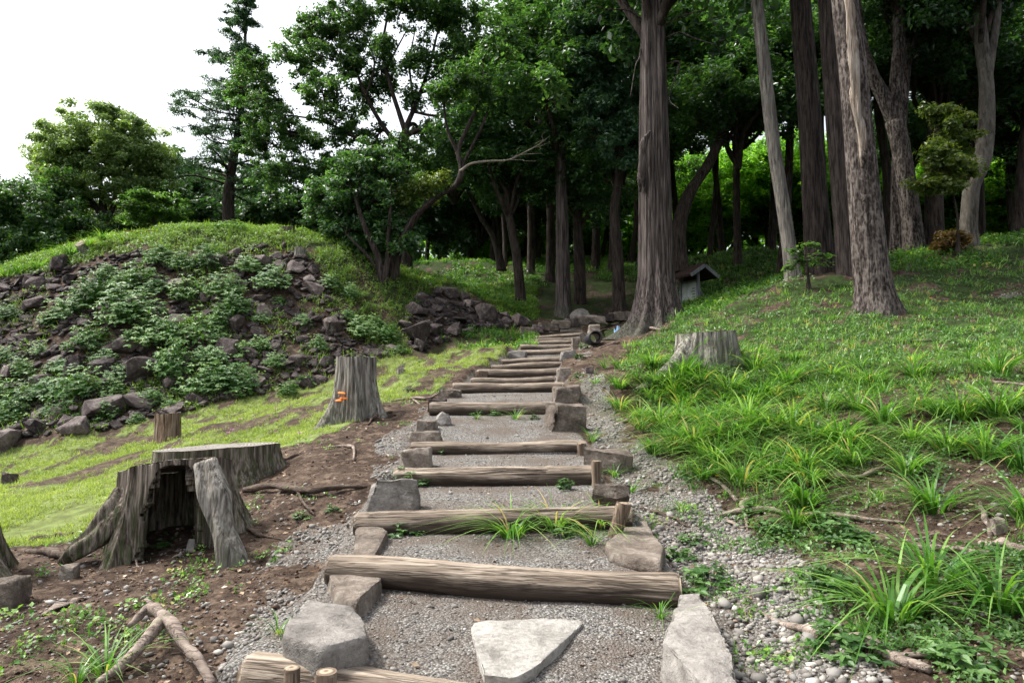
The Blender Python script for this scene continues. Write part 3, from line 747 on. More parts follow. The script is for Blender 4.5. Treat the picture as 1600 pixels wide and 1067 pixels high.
def stump(base, rt, h, flare, lobes, label, seed, mat=None, cutx=0, cuty=0, fl=.05, cap=True, hollow=None, cutmat=None, name='tree_stump', power=2.2, sink=.25, lean=(0, 0), splinters=0):
    mat = mat or M_STUMP
    g = empty(name, base, label, 'tree stump')
    nt, nz = (420, 130) if hollow else (240, 44)
    th, t, x, y, z = stump_grid(rt, h, flare, lobes, seed, nt, nz, cutx, cuty, fl, power, sink, lean)
    V = np.stack([x.ravel(), y.ravel(), z.ravel()], -1); keep = None
    if hollow:
        thc = (np.degrees(th + np.pi / nt) + 180) % 360 - 180
        TT, HH = np.meshgrid(thc, (t[:-1] + t[1:]) / 2); keep = np.ones(HH.shape, bool)
        for a0, a1, hmax in hollow:
            mid, half = (a0 + a1) / 2, (a1 - a0) / 2
            u = np.abs((TT - mid + 180) % 360 - 180) / half
            u = u + (vn(HH * 9, TT * .05, 3) - .5) * .25
            keep &= ~((u < 1) & (HH < hmax * np.sqrt(np.clip(1 - u ** 4 * .9, 0, 1))))
    o = link('trunk_base', npmesh('trunk_base', V, grid_faces(nz, nt, keep), mat, True), g)
    if hollow:
        md = o.modifiers.new('wall', 'SOLIDIFY'); md.thickness = .07; md.offset = -1
    if cap:
        q = np.stack([x[-1], y[-1], z[-1]], -1); c = q.mean(0); rs = np.linspace(1.0, 0, 9)[:-1]
        VV = [c + (q - c) * s for s in rs]; VV = np.concatenate(VV + [c[None]])
        VV[:, 2] += .004 + (fbm(VV[:, 0] * 9, VV[:, 1] * 9, seed, 3) - .5) * .025 * np.repeat(np.r_[0, np.ones(8)], np.r_[np.full(8, nt), 1])
        I = np.arange(nt); J = (I + 1) % nt; fs = [np.concatenate([np.stack([I + k * nt, J + k * nt, J + (k + 1) * nt, I + (k + 1) * nt], -1) for k in range(7)]),
                                                  np.stack([I + 7 * nt, J + 7 * nt, np.full(nt, 8 * nt)], -1)]
        link('cut_face', npmesh('cut_face', VV, fs, cutmat or M_CUT, True), g)
    if splinters:
        ps = []
        rg = random.Random(seed)
        for k in range(splinters):
            a = rg.uniform(0, 6.28); rr = rt * rg.uniform(.2, .95); hh = rg.uniform(.1, .35) * h
            p0 = Vector((math.cos(a) * rr + lean[0], math.sin(a) * rr + lean[1], h * .8)); p1 = p0 + Vector((rg.uniform(-.03, .03), rg.uniform(-.03, .03), hh + h * .2))
            ps.append(tube([p0, (p0 + p1) / 2, p1], [.04 * rt / .2, .03 * rt / .2, .006], 6, .3, 9, k))
        V, Fs = join(ps); link('splinters', npmesh('splinters', V, Fs, mat), g)
    return g
def gp(px, py, Y=None):
    g = hit(px, py)
    if Y is None: return g
    a = float(ray(px, py or 680)[0]) * Y; return Vector((a, Y, h1(a, Y)))
s1 = gp(275, 0, 5.35); s1.z = P(0, 742, 4.95).z - .72
gs1 = stump(s1, .40, .73, .30, [(-118, 13, 1.0), (14, 16, 1.7), (70, 30, .5), (170, 26, .8)], 'big hollow dark stump standing on root legs at left', 3, M_STUMPD, cutx=.15, cuty=-.17, fl=.07, hollow=[(-98, -34, .97), (-26, 0, .70)], power=1.6, sink=.25)
for nm, pts_, rr_ in (('root_leg', [(322,722,4.97),(336,775,4.90),(348,830,4.84),(362,885,4.80),(366,915,4.80)], [.085,.098,.080,.10,.125]), ('root_leg', [(200,770,5.15),(180,805,5.05),(150,838,4.98),(120,858,4.95),(95,878,4.95)], [.10,.10,.085,.07,.03])):
    pp_, rq_ = smooth_path([P(a, q, y) - s1 for a, q, y in pts_], rr_, 9); V, Fs = tube(pp_, rq_, 44, .34, 4, 5, flute=.09, nfl=6, squash=.85)
    link(nm, npmesh(nm, V, Fs, M_STUMP if nm == 'root_leg' and pts_[0][0] > 300 else M_STUMPD, True), gs1)
s2 = gp(338, 0, 7.2); s2.z = P(0, 701, 7.0).z - .34
stump(s2, .56, .34, .42, [(10, 16, 1.3), (-40, 20, .7), (90, 30, .6), (180, 30, .5)], 'wide low stump with flat grey top behind the hollow stump', 7, M_STUMPD, cutx=.05, cuty=-.02, fl=.06)
s3 = gp(-78, 0, 4.75); s3.z = min(s3.z, P(0, 905, 4.75).z + .03)
stump(s3, .25, 1.0, .62, [(-24, 22, 1.3), (-80, 25, .7), (80, 30, .6), (180, 30, .6)], 'tall dark stump cut off by the left picture edge', 9, M_STUMPD, power=2.6, fl=.07)
s4 = gp(557, 0, 9.7); s4.z = P(0, 658, 9.7).z
stump(s4, .275, .90, .36, [(-140, 18, 1.2), (-15, 16, 1.2), (-75, 14, .35), (80, 30, .5), (170, 24, .6)], 'tall grey stump with orange fungus on the lawn edge', 12, M_STUMP, fl=.075, power=2.4, cuty=-.005)
s5 = gp(262, 0, 13.3); s5.z = P(0, 682, 13.0).z
stump(s5, .23, .42, .08, [(-60, 40, .6)], 'small upright stump on lawn with reddish brown flank', 15, m_bark('reddish_stump_wood', (.035, .022, .017), (.14, .09, .065), (.30, .24, .19), 11, 1.6), cutx=.1)
s6 = gp(626, 0, 14.0); s6.z = P(0, 600, 14).z
stump(s6, .09, .30, .08, [(-60, 40, .6)], 'tiny splintered grey stump on the bright lawn', 18, M_STUMP, splinters=9)
s7 = gp(1106, 0, 10.4); s7.z = P(0, 519, 10.3).z - .44
stump(s7, .41, .43, .45, [(-148, 13, 2.05), (-100, 18, .4), (-30, 20, .4), (60, 30, .5)], 'pale grey sawn stump in the grass on the right bank', 21, M_STUMP, cutx=.05, fl=.07, power=1.5, sink=.4)
s8 = gp(1586, 0, 17.5); s8.z = P(0, 478, 17.3).z
stump(s8, .25, .28, .12, [(-60, 40, .6)], 'small splintered pale stump at the right picture edge', 24, M_STUMP, splinters=22)
s9 = gp(444, 0, 23.6); s9.z = P(0, 376, 23.6).z
stump(s9, .22, .46, .16, [(-60, 40, .8), (200, 30, .8)], 'dark stump on the crest of the mound', 27, M_STUMPD)
s10 = gp(126, 0, 22.4); s10.z = P(0, 400, 22.4).z
stump(s10, .15, .42, .06, [(-60, 40, .6)], 'leaning stump with pale cut face at left end of mound', 30, M_STUMP, cutx=.1, cuty=.9, lean=(-.18, -.1), cutmat=m_rings('fresh_cut_rings', (.22, .17, .13), (.36, .31, .26)))
s11 = gp(464, 0, 22.4); s11.z = P(0, 397, 22.3).z
stump(s11, .17, .22, .10, [(-60, 40, .6), (180, 40, .7)], 'gnarled pale stump on top of the mound rocks', 33, M_STUMP, splinters=8)
# bracket fungus on the grey stump
def fungus():
    g = s4; base = Vector((g.x - .13, g.y - .36, g.z + .30)); m = NT('orange_fungus'); mm = m.surf(m.ramp(m.noise(m.coord(), 30, 3), [(.3, (.5, .10, .02)), (.7, (.9, .28, .06))]), .6)
    root = empty('bracket_fungus', base, 'orange bracket fungus growing on the tall grey stump', 'fungus')
    for k in range(3):
        bm = bmesh.new(); bmesh.ops.create_uvsphere(bm, u_segments=14, v_segments=8, radius=.055); 
        for v in bm.verts: v.co.z *= .32; v.co.y *= .8
        me = bpy.data.meshes.new('cap'); bm.to_mesh(me); bm.free(); me.materials.append(mm)
        o = link('cap', me, root, ((-.03, .03, .0)[k], 0, (0, .03, .10)[k])); o.rotation_euler = (.2, .1 * k, 0)
fungus()

# ------------------------------------------------------------------ roots and fallen wood
def root(pts, rads, label, mat=None, lift=.3, name='exposed_root', seed=0, forks=(), cat='root', seg=12, squash=.9):
    rads = [r_ * .72 for r_ in rads]
    W = hits([(p[0], p[1]) for p in pts])
    c = W.mean(0); W = W - c
    for i in range(len(W)): W[i, 2] += rads[i] * lift + (pts[i][2] if len(pts[i]) > 2 else 0)
    p, r = smooth_path([Vector(w) for w in W], rads, 9)
    r = [a * (.75 + .5 * float(vn(k * .55, seed, seed))) for k, a in enumerate(r)]
    parts = [tube(p, r, seg, .20, 8, seed, wob=.03, squash=squash)]
    for fp, fr in forks:
        Wf = hits([(q[0], q[1]) for q in fp]) - c
        for i in range(len(Wf)): Wf[i, 2] += fr[i] * lift + (fp[i][2] if len(fp[i]) > 2 else 0)
        p2, r2 = smooth_path([Vector(w) for w in Wf], fr, 7); parts.append(tube(p2, r2, 9, .18, 9, seed + 3))
    V, Fs = join(parts); o = link(name, npmesh(name, V, Fs, mat or M_ROOT, True), None, c)
    return tag(o, label, cat)
root([(1118,808),(1150,802),(1200,800),(1240,808),(1320,812),(1410,818)], [.018,.036,.034,.028,.026,.012], 'long forked pale root crossing from gravel into the bank', seed=1, lift=1.0, forks=[([(1165,802),(1160,790),(1185,776)], [.024,.022,.012]), ([(1165,806),(1168,830)], [.016,.006])])
root([(1092,738),(1120,756),(1155,786)], [.012,.026,.022], 'short pale root along the upper edge of the gravel', seed=2, lift=.8)
root([(1192,962),(1225,978),(1270,995),(1330,1008),(1385,1028),(1452,1055)], [.010,.026,.036,.038,.040,.020], 'long fallen grey branch across the lower right gravel', seed=3, lift=1.0, name='fallen_branch', cat='branch', forks=[([(1385,1030),(1450,1026),(1480,1030)], [.014,.01,.004])])
root([(1228,688),(1258,706),(1290,736),(1338,748),(1380,736),(1420,742)], [.016,.024,.027,.024,.02,.01], 'curved pale root hanging across the bank between tussocks', seed=4, lift=1.2, forks=[([(1255,752),(1290,735),(1310,722)], [.01,.011,.006])])
root([(1424,857),(1470,862),(1545,866)], [.016,.028,.02], 'straight pale root in the bank at far right', seed=5, lift=1.0)
root([(1536,852),(1560,858),(1640,868)], [.022,.036,.034], 'thick pale root end at the right picture edge', seed=6, lift=1.2)
root([(1568,876),(1585,872),(1640,855)], [.018,.02,.02], 'thin pale root stub at the right picture edge', seed=7, lift=1.4)
root([(1416,848),(1450,838),(1490,838)], [.006,.010,.005], 'thin brown root twig above the straight pale root', seed=8, lift=1.0)
root([(1300,786),(1330,776),(1356,768)], [.010,.012,.010], 'thin root branch sloping up to a hanging root', seed=9, lift=1.0)
root([(1358,755),(1360,780),(1352,800)], [.012,.014,.008], 'short hanging root on bare soil of the bank', seed=10, lift=1.0)
root([(1482,600),(1530,598),(1570,601),(1640,610)], [.016,.026,.028,.028], 'pale root lying in the grass near right edge', seed=11, lift=1.0)
root([(1388,534),(1450,533),(1520,530),(1600,528)], [.010,.018,.018,.010], 'long straight stick lying in the upper right grass', seed=12, lift=1.0, name='fallen_branch', cat='branch')
root([(1530,528),(1555,518),(1576,512)], [.012,.016,.008], 'short stick rising beside the long straight stick', seed=13, lift=1.5, name='fallen_branch', cat='branch')
root([(1534,790),(1542,812),(1545,838)], [.022,.026,.018], 'stout root hanging vertically over the bare bank', seed=14, lift=1.2)
root([(1310,527),(1330,522),(1345,516)], [.008,.014,.006], 'small twig on the bare patch below the pines', seed=15, lift=1.2, name='fallen_branch', cat='branch')
root([(940,670),(975,662),(1000,645),(1040,632)], [.010,.030,.026,.012], 'root under the grass right of the mossy boulder', M_ROOT, seed=16, lift=.9)
root([(965,528),(1000,515),(1035,516)], [.02,.07,.03], 'pale bent root at the foot of the great cedar', seed=17, lift=1.2)
root([(1268,640),(1300,632),(1330,634)], [.006,.010,.006], 'thin twig lying in the middle of the right bank', seed=18, lift=1.5, name='fallen_branch', cat='branch')
root([(1236,588),(1243,575),(1255,574),(1263,590)], [.006,.007,.007,.005], 'arched bare twig standing in the right bank grass', seed=19, lift=2.5, name='fallen_branch', cat='branch')
# left side
root([(385,772),(430,770,.03),(480,776,.02),(530,770,.02),(575,762)], [.05,.045,.040,.034,.012], 'long dark root running from hollow stump to the steps', M_DROOT, seed=20, lift=.9, forks=[([(460,765,.05),(472,790,.03),(492,806)], [.012,.012,.007])])
root([(440,720),(462,712),(492,702)], [.04,.028,.012], 'dark root of the wide low stump pointing right', M_DROOT, seed=21)
root([(510,702),(535,698),(550,704),(552,722)], [.012,.026,.026,.012], 'curled root loop over a hole in soil', M_ROOT, seed=22, lift=1.4)
root([(612,628),(640,622),(668,625),(690,615)], [.018,.034,.026,.014], 'branching root between grey stump and the steps', M_ROOT, seed=23, lift=1.0, forks=[([(640,622),(652,630),(665,640)], [.02,.014,.008])])
root([(575,665),(588,652),(612,645)], [.012,.04,.02], 'dark root curling round the foot of the grey stump', M_DROOT, seed=24, lift=1.0)
root([(368,820),(395,832),(420,838),(446,842)], [.030,.022,.018,.008], 'thin dark root right of the hollow stump', M_DROOT, seed=25, lift=1.0)
root([(45,862),(80,868),(112,878)], [.03,.05,.035], 'knobby root left of the hollow stump', M_DROOT, seed=26, lift=.6)
root([(42,848),(80,840),(118,836)], [.03,.04,.02], 'old root bordering the lawn at far left', M_DROOT, seed=27, lift=.6)
root([(206,1003,.05),(232,990,.10),(258,1012,.10),(285,1040,.07),(330,1085,.02)], [.022,.036,.042,.036,.03], 'forked silvery driftwood root in the bottom left corner', M_ROOT, seed=28, lift=1.0, name='driftwood', cat='driftwood',
     forks=[([(250,1012,.09),(222,1035,.06),(190,1058,.03),(150,1072,.0)], [.034,.028,.022,.014]), ([(236,994,.09),(234,984,.12),(226,978,.13)], [.022,.014,.008])])
root([(66,962),(95,950),(134,934)], [.012,.05,.012], 'flat grey wood splinter lying on brown soil', M_ROOT, seed=29, lift=.5, name='wood_chip', cat='wood chip', squash=.3)
root([(268,872),(280,868),(292,862)], [.006,.014,.008], 'short pale twig inside the hollow stump', M_ROOT, seed=30, lift=1, name='fallen_branch', cat='branch')
root([(206,872),(214,884),(222,896)], [.006,.008,.005], 'small twig leaning on the hollow stump foot', M_ROOT, seed=31, lift=1.4, name='fallen_branch', cat='branch')
root([(1000,795),(1040,806),(1078,824)], [.022,.022,.008], 'dark root splinter right of the leaning stake', M_DROOT, seed=32, lift=1)
root([(1130,815),(1150,822),(1180,826)], [.018,.032,.014], 'flat gnarled wood piece in the gravel', M_ROOT, seed=33, lift=.6, name='wood_chip', cat='wood chip', squash=.5)
root([(942,505),(960,508),(985,497)], [.03,.05,.02], 'pale fallen branch left of the great cedar foot', M_ROOT, seed=34, lift=1.0, name='fallen_branch', cat='branch')
root([(935,545),(955,538),(968,534)], [.02,.03,.02], 'short root end near the drain pipe', M_ROOT, seed=35, lift=1.0)
root([(925,545),(940,520,.05),(965,512)], [.02,.05,.03], 'dark root bridging from cedar towards the pipe', M_DROOT, seed=36, lift=.8)
rg = random.Random(77)
for k in range(26):   # small twigs on the brown soil
    px, py = (rg.uniform(10, 330), rg.uniform(905, 1060)) if k < 15 else (rg.uniform(390, 560), rg.uniform(690, 850))
    a = rg.uniform(-.7, .7); L = rg.uniform(12, 34)
    root([(px - L * math.cos(a), py - L * .4 * math.sin(a)), (px, py + rg.uniform(-2, 2)), (px + L * math.cos(a), py + L * .4 * math.sin(a))], [.003, .006, .003],
         'thin brown twig on the bare soil in the lower left' if k < 15 else 'thin brown twig on bare soil behind the hollow stump', M_ROOT if k % 2 else M_DROOT, seed=40 + k, lift=1.0, name='twig', cat='twig', seg=6)['group'] = 'twigs in lower left soil' if k < 15 else 'twigs behind hollow stump'

# ------------------------------------------------------------------ short pipe, blue plastic, roofed notice board
def pipe():
    g = hit(928, 540); g.z = P(0, 528, g.y).z
    m = NT('black_plastic'); mm = m.surf((.02, .02, .022), .5)
    r = empty('drain_pipe', g, 'short dark drain pipe end poking out beside the top steps', 'pipe')
    n = 24; th = np.linspace(0, 2 * np.pi, n, endpoint=False); y = [-.35, -.35, .25, .9]; rad = [.11, .15, .15, .15]
    V, Fs = [], []
    rings = [(-.0, .12), (-.35, .12), (-.35, .155), (.9, .155)]
    V = np.concatenate([np.stack([np.cos(th) * q, np.full(n, yy), np.sin(th) * q], -1) for yy, q in rings])
    I = np.arange(4 * n).reshape(4, n); J = np.roll(I, -1, 1)
    Fq = np.stack([I[:-1], J[:-1], J[1:], I[1:]], -1).reshape(-1, 4)
    link('pipe_wall', npmesh('pipe_wall', V, Fq, mm, True), r)
    st = box_rock(918, 506, 938, 518, 'stone block lying on top of the dark pipe end', M_BROCK, g.y + .2, .8, 91)
pipe()
def plastic():
    g = hit(967, 528); m = NT('pale_blue_plastic'); mm = m.surf((.30, .50, .72), .35)
    rs = np.random.RandomState(4); n = 12; X, Y = np.meshgrid(np.linspace(-.14, .14, n), np.linspace(-.12, .22, n))
    Z = np.abs(fbm(X * 9, Y * 9, 2, 3) - .5) * .5 + (np.abs(X) < .05) * .12
    V = np.stack([X.ravel(), Y.ravel() * .6, Z.ravel() + Y.ravel() * .5], -1); I = np.arange(n * n).reshape(n, n)
    o = link('plastic_scrap', npmesh('plastic_scrap', V, np.stack([I[:-1, :-1], I[:-1, 1:], I[1:, 1:], I[1:, :-1]], -1).reshape(-1, 4), mm), None, g + Vector((0, 0, .06)))
    md = o.modifiers.new('t', 'SOLIDIFY'); md.thickness = .006
    tag(o, 'crumpled pale blue plastic scrap by the cedar roots', 'litter')
plastic()
def boxm(bm, x0, x1, y0, y1, z0, z1, M=None):
    vs_ = [bm.verts.new((x, y, z)) for z in (z0, z1) for y in (y0, y1) for x in (x0, x1)]
    for f in ((0, 2, 3, 1), (4, 5, 7, 6), (0, 1, 5, 4), (1, 3, 7, 5), (3, 2, 6, 7), (2, 0, 4, 6)): bm.faces.new([vs_[i] for i in f])
    if M: bmesh.ops.transform(bm, matrix=M, verts=vs_)
def bobj(name, bm, mat, parent, bev=.006):
    bmesh.ops.bevel(bm, geom=list(bm.edges), offset=bev, segments=1, affect='EDGES')
    me = bpy.data.meshes.new(name); bm.to_mesh(me); bm.free(); me.materials.append(mat); return link(name, me, parent)
def kiosk():
    g = P(1091, 473, 27.0); g.z -= .05
    r = empty('notice_board', g, 'small wooden notice board under a dark gabled roof beside the cedar', 'notice board', rz=math.radians(24))
    wd = m_wood('grey_painted_timber', (.08, .083, .086), (.16, .165, .17), (.25, .26, .265), 'Z', 5, .4, .3)
    dark = m_wood('dark_roof_timber', (.014, .009, .008), (.045, .026, .021), (.09, .058, .048), 'Z', 6, .4, .3)
    bd = NT('board_face'); bdm = bd.surf(bd.ramp(bd.noise(bd.coord(), 4, 4), [(.3, (.22, .25, .22)), (.7, (.36, .40, .36))]), .7)
    ink = NT('faded_print'); inkm = ink.surf((.06, .07, .07), .8)
    for y in (0.0, 1.05):
        bm = bmesh.new(); boxm(bm, -.06, .06, y - .06, y + .06, -.2, 1.32); bobj('post', bm, wd, r)
    bm = bmesh.new(); boxm(bm, -.022, .022, .062, .988, .12, .92); bobj('board', bm, bdm, r)
    bm = bmesh.new(); boxm(bm, -.04, .04, .062, .988, .925, 1.0); bobj('rail', bm, wd, r)
    rg = random.Random(4); bm = bmesh.new()
    for k in range(4): boxm(bm, -.028, -.0235, .15, rg.uniform(.3, .5), .3 + k * .11, .34 + k * .11)
    bobj('print', bm, inkm, r, .001)
    for y in (0.0, 1.05):
        bm = bmesh.new(); boxm(bm, -.03, .03, y - .03, y + .03, -.1, .8, Matrix.Translation((.42, 0, 0)) @ Matrix.Rotation(math.radians(-30), 4, 'Y')); bobj('brace', bm, wd, r)
    for s in (-1, 1):
        M = Matrix.Translation((0, 0, 1.48)) @ Matrix.Rotation(s * math.radians(32), 4, 'Y')
        bm = bmesh.new(); x0, x1 = (0, .82) if s > 0 else (-.82, 0)
        boxm(bm, x0, x1, -.42, 1.50, -.03, .03, M); bobj('roof_slope', bm, dark, r)
        bm = bmesh.new()
        for k in range(16): boxm(bm, x0, x1 + s * .02, -.44 + k * .12, -.36 + k * .12, .034, .062, M)
        bobj('roof_tiles', bm, dark, r, .008)
        bm = bmesh.new(); boxm(bm, x0, x1, -.462, -.424, -.07, .07, M); bobj('gable_trim', bm, wd, r)
    bm = bmesh.new(); boxm(bm, -.05, .05, -.46, 1.52, 1.50, 1.58); bobj('ridge_cap', bm, dark, r)
kiosk()
# ------------------------------------------------------------------ trees
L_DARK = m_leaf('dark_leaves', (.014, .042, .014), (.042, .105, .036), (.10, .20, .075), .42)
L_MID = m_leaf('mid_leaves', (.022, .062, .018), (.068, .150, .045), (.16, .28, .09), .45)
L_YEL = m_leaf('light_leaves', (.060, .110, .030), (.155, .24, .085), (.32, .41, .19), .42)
L_BLUE = m_leaf('bluish_needles', (.014, .046, .024), (.044, .105, .058), (.10, .20, .11), .35)
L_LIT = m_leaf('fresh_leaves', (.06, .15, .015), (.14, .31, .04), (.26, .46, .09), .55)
L_GOLD = m_leaf('olive_leaves', (.035, .070, .012), (.085, .135, .026), (.18, .22, .055), .40)
L_RED = m_leaf('russet_leaves', (.06, .045, .012), (.14, .085, .025), (.24, .16, .05), .30)
B_DARK = m_bark('dark_bark', (.008, .006, .005), (.030, .023, .019), (.075, .06, .05), 7, 1.2)
B_CEDAR = m_bark('red_cedar_bark', (.005, .004, .004), (.044, .035, .032), (.165, .138, .128), 11, .5, (.11, .14, .09), 1.0, bd=.06)
B_GREY = m_bark('pale_grey_bark', (.025, .021, .018), (.11, .098, .088), (.25, .23, .20), 9, .9, bd=.03)
B_PINE = m_bark('brown_fissured_bark', (.006, .005, .004), (.026, .020, .018), (.085, .068, .06), 8, .9, bd=.05)
B_SCALY = m_bark('scaly_bark', (.008, .006, .005), (.048, .038, .034), (.17, .145, .13), 8, 1.0, None, 1.0, True, bd=.05)
B_SMOOTH = m_bark('smooth_grey_bark', (.03, .026, .02), (.075, .066, .055), (.14, .128, .11), 4, 1.5, bd=.01)
B_DEAD = m_wood('dead_bare_wood', (.10, .08, .07), (.28, .24, .20), (.5, .45, .4), 'Z', 10, .6)

LEAFV = np.array([(0, -.5, 0), (.27, -.05, .06), (0, .5, -.04), (-.27, -.05, .06)]); LEAFF = np.array([[0, 1, 2, 3]])
NEEDV = np.array([(0, -.5, 0), (.13, 0, .03), (0, .55, -.06), (-.13, 0, .03)])
LK = 1.25
def leaves(C, R, n, size, rs, up=.7, flat=.6, pv=LEAFV, shell=.6):
    """C (k,3) clump centres, R (k,) radii -> leaf quads + tint"""
    k = len(C); d = rs.normal(0, 1, (k, n, 3)); d /= np.linalg.norm(d, axis=-1, keepdims=True)
    rad = rs.uniform(0, 1, (k, n, 1)) ** shell
    off = d * rad * R[:, None, None]; off[..., 2] *= flat
    loc = (C[:, None] + off).reshape(-1, 3)
    N = d * .7 + np.array([0, 0, up]) + rs.normal(0, .45, (k, n, 3)); N = N.reshape(-1, 3)
    Rm = basis(N, rs.uniform(0, 6.28, len(N)))
    s = LK * size * rs.uniform(.6, 1.35, len(N))
    V, Fq = stamp(pv, LEAFF, loc, Rm, np.stack([s, s, s], -1))
    tint = np.clip(rs.normal(.5, .16, (k, 1)) + rs.normal(0, .16, (k, n)), 0, 1).reshape(-1)
    return V, Fq, np.repeat(tint, 4)
def blob_clumps(blobs, rs, dens=1.0, rc=.55):
    """blobs: (centre, (a,b,c)) -> clump centres spread through each blob, mostly near its skin"""
    C, B = [], []
    for i, (c, r) in enumerate(blobs):
        a, b, h = r; n = max(6, int(dens * 10.5 * (a * b + b * h + a * h) / 3 / rc ** 2 / 1.6))
        d = rs.normal(0, 1, (n, 3)); d /= np.linalg.norm(d, axis=-1, keepdims=True); rad = rs.uniform(.30, 1.18, (n, 1))
        C.append(np.array(c[:]) + d * rad * np.array([a, b, h])); B += [i] * n
    return np.concatenate(C), np.array(B)
def trunk_surface(path, rads, flare=0, fh=.5, lobes=(), seed=0, seg=40, ridge=.05, n=7):
    p, r = smooth_path(path, rads, n); p = np.array([q[:] for q in p]); r = np.array(r)
    z = p[:, 2] - p[0, 2]; th = np.linspace(0, 2 * np.pi, seg, endpoint=False)
    TH, Z = np.meshgrid(th, z)
    lob = np.full_like(TH, .35)
    for a, wd, st in lobes:
        d = np.abs((TH - math.radians(a) + np.pi) % (2 * np.pi) - np.pi); lob = lob + st * np.exp(-(d / math.radians(wd)) ** 2)
    R = r[:, None] + flare * lob * np.exp(-Z / fh)
    fl = (vn(np.cos(TH) * 3.2 + seed, np.sin(TH) * 3.2 + Z * .16, seed) - .5) * 2.2 + (vn(np.cos(TH) * 8, np.sin(TH) * 8 + Z * .35, seed + 3) - .5) * 1.2
    R = R * (1 + ridge * fl) - np.maximum(0, vn(np.cos(TH) * 14, np.sin(TH) * 14 + Z * .25, seed + 9) - .72) * r[:, None] * ridge * 6
    V = np.stack([p[:, 0:1] + np.cos(TH) * R, p[:, 1:2] + np.sin(TH) * R, np.broadcast_to(p[:, 2:3], R.shape)], -1).reshape(-1, 3)
    return V, [grid_faces(len(z), seg)]
def limb(a, b, r0, r1, rs, sag=.12, seg=7, k=6):
    a = Vector(a); b = Vector(b); L = (b - a).length
    m1 = a.lerp(b, .35) + Vector(rs.normal(0, .07 * L, 3)) + Vector((0, 0, sag * L)); m2 = a.lerp(b, .7) + Vector(rs.normal(0, .06 * L, 3)) + Vector((0, 0, sag * L * .6))
    p, r = smooth_path([a, m1, m2, b], [r0, r0 * .75 + r1 * .25, (r0 + r1) / 2.2, r1], k)
    return tube(p, r, seg, .12, 3, 1, cap=False), p
def tree(name, label, base, path, rads, blobs, leafm, barkm, seed, lsize=.17, nleaf=46, rc=.55, dens=1.0, group=None, limbs=(), flare=.3, lobes=(), ridge=.05, seg=24, cat='tree', auto=True, origin=None, up=.7, twigs=True, crown='crown'):
    rs = np.random.RandomState(seed); O = Vector(base)
    g = empty(name, O, label, cat, group)
    loc = [Vector(q) - O for q in path]
    parts = [trunk_surface(loc, rads, flare, .4 if flare < .5 else .7, lobes, seed, seg, ridge)]
    bl = [(Vector(c) - O, r) for c, r in blobs]
    nodes = [(q, rr) for q, rr in zip(*smooth_path(loc, rads, 6))][6:] or [(loc[-1], rads[-1])]
    for lp, lr in limbs:
        lp = [Vector(q) - O for q in lp]; p, r = smooth_path(lp, lr, 6); parts.append(tube(p, r, 9, .1, 2, seed, cap=False)); nodes += list(zip(p, r))[3:]
    if bl:
        C, B = blob_clumps(bl, rs, dens, rc)
        if auto:
            for i, (c, r) in enumerate(bl):
                best = min(nodes, key=lambda q: (q[0] - c).length + max(0, q[0].z - c.z) * 1.5)
                r0 = min(best[1] * .6, .11); T, pp = limb(best[0], c, r0, .03, rs); parts.append(T)
                mine = C[B == i]
                if twigs:
                    for q in mine[::max(1, len(mine) // 14)]:
                        s = pp[rs.randint(len(pp) // 2, len(pp))]; T2, _ = limb(s, q, .025, .008, rs, .05, 5, 3); parts.append(T2)
        V, Fq, t = leaves(C, rc * rs.uniform(.6, 1.25, len(C)), nleaf, lsize, rs, up)
        link(crown, npmesh(crown, V, Fq, leafm, False, {'tint': t}), g)
    V, Fs = join(parts); link('trunk', npmesh('trunk', V, Fs, barkm, True), g)
    return g
def BP(Y, lst, dy=.9, rs=random.Random(3)):
    """crown lobes: photo position and half sizes at distance Y, given a real depth of their own"""
    out = []
    for px, py, rx, ry in lst:
        y = Y + rs.uniform(-1, 1) * dy; k = y / F
        out.append((P(px, py, y), (rx * k, max(rx, ry) * k * rs.uniform(.8, 1.1), ry * k)))
    return out
def TP(Y, lst): return [P(a, b, Y) for a, b in lst]
def ground_base(px, Y, sink=.15):
    x = float(ray(px, 500)[0]) * Y; return Vector((x, Y, h1(x, Y) - sink))

# --- the round tree and its neighbours behind the mound
b = ground_base(165, 34)
tree('broadleaf_tree', 'round-topped light green tree at the left beyond the mound', b, [b] + TP(34, [(166,380),(163,345),(160,310),(155,270)]), [.26,.22,.2,.16,.08],
     BP(34, [(140,212,66,42),(100,235,44,44),(205,230,56,46),(90,285,42,34),(150,262,66,44),(78,252,34,36),(238,258,38,38),(180,190,40,26),(195,300,45,30),(118,325,44,28),(80,262,26,24),(235,235,22,20)]), L_YEL, B_DARK, 1, .125, 140, .48, 1.05,
     limbs=[(TP(34, [(165,350),(178,320),(190,280),(200,250)]), [.16,.13,.09,.04]), (TP(34, [(163,345),(140,310),(115,280),(100,250)]), [.15,.12,.08,.04])])
b = ground_base(30, 31)
tree('broadleaf_tree', 'dense dark green tree at the left picture edge', b, [b] + TP(31, [(35,400),(38,340)]), [.25,.2,.1],
     BP(31, [(20,310,52,40),(72,292,42,34),(30,365,56,42),(92,345,50,40),(-40,330,60,60),(75,385,50,26),(130,360,40,32),(0,400,40,18)]), L_MID, B_DARK, 2, .145, 110, .6, 1.2)
b = ground_base(300, 41)
tree('broadleaf_tree', 'dark low tree behind the round-topped tree', b, [b] + TP(41, [(300,370),(298,320)]), [.25,.2,.1],
     BP(41, [(235,280,40,40),(270,262,38,30),(300,300,50,42),(250,335,60,30),(320,345,60,28),(190,345,60,25)]), L_DARK, B_DARK, 3, .22, 60, .65, 1.3)
b = ground_base(450, 40)
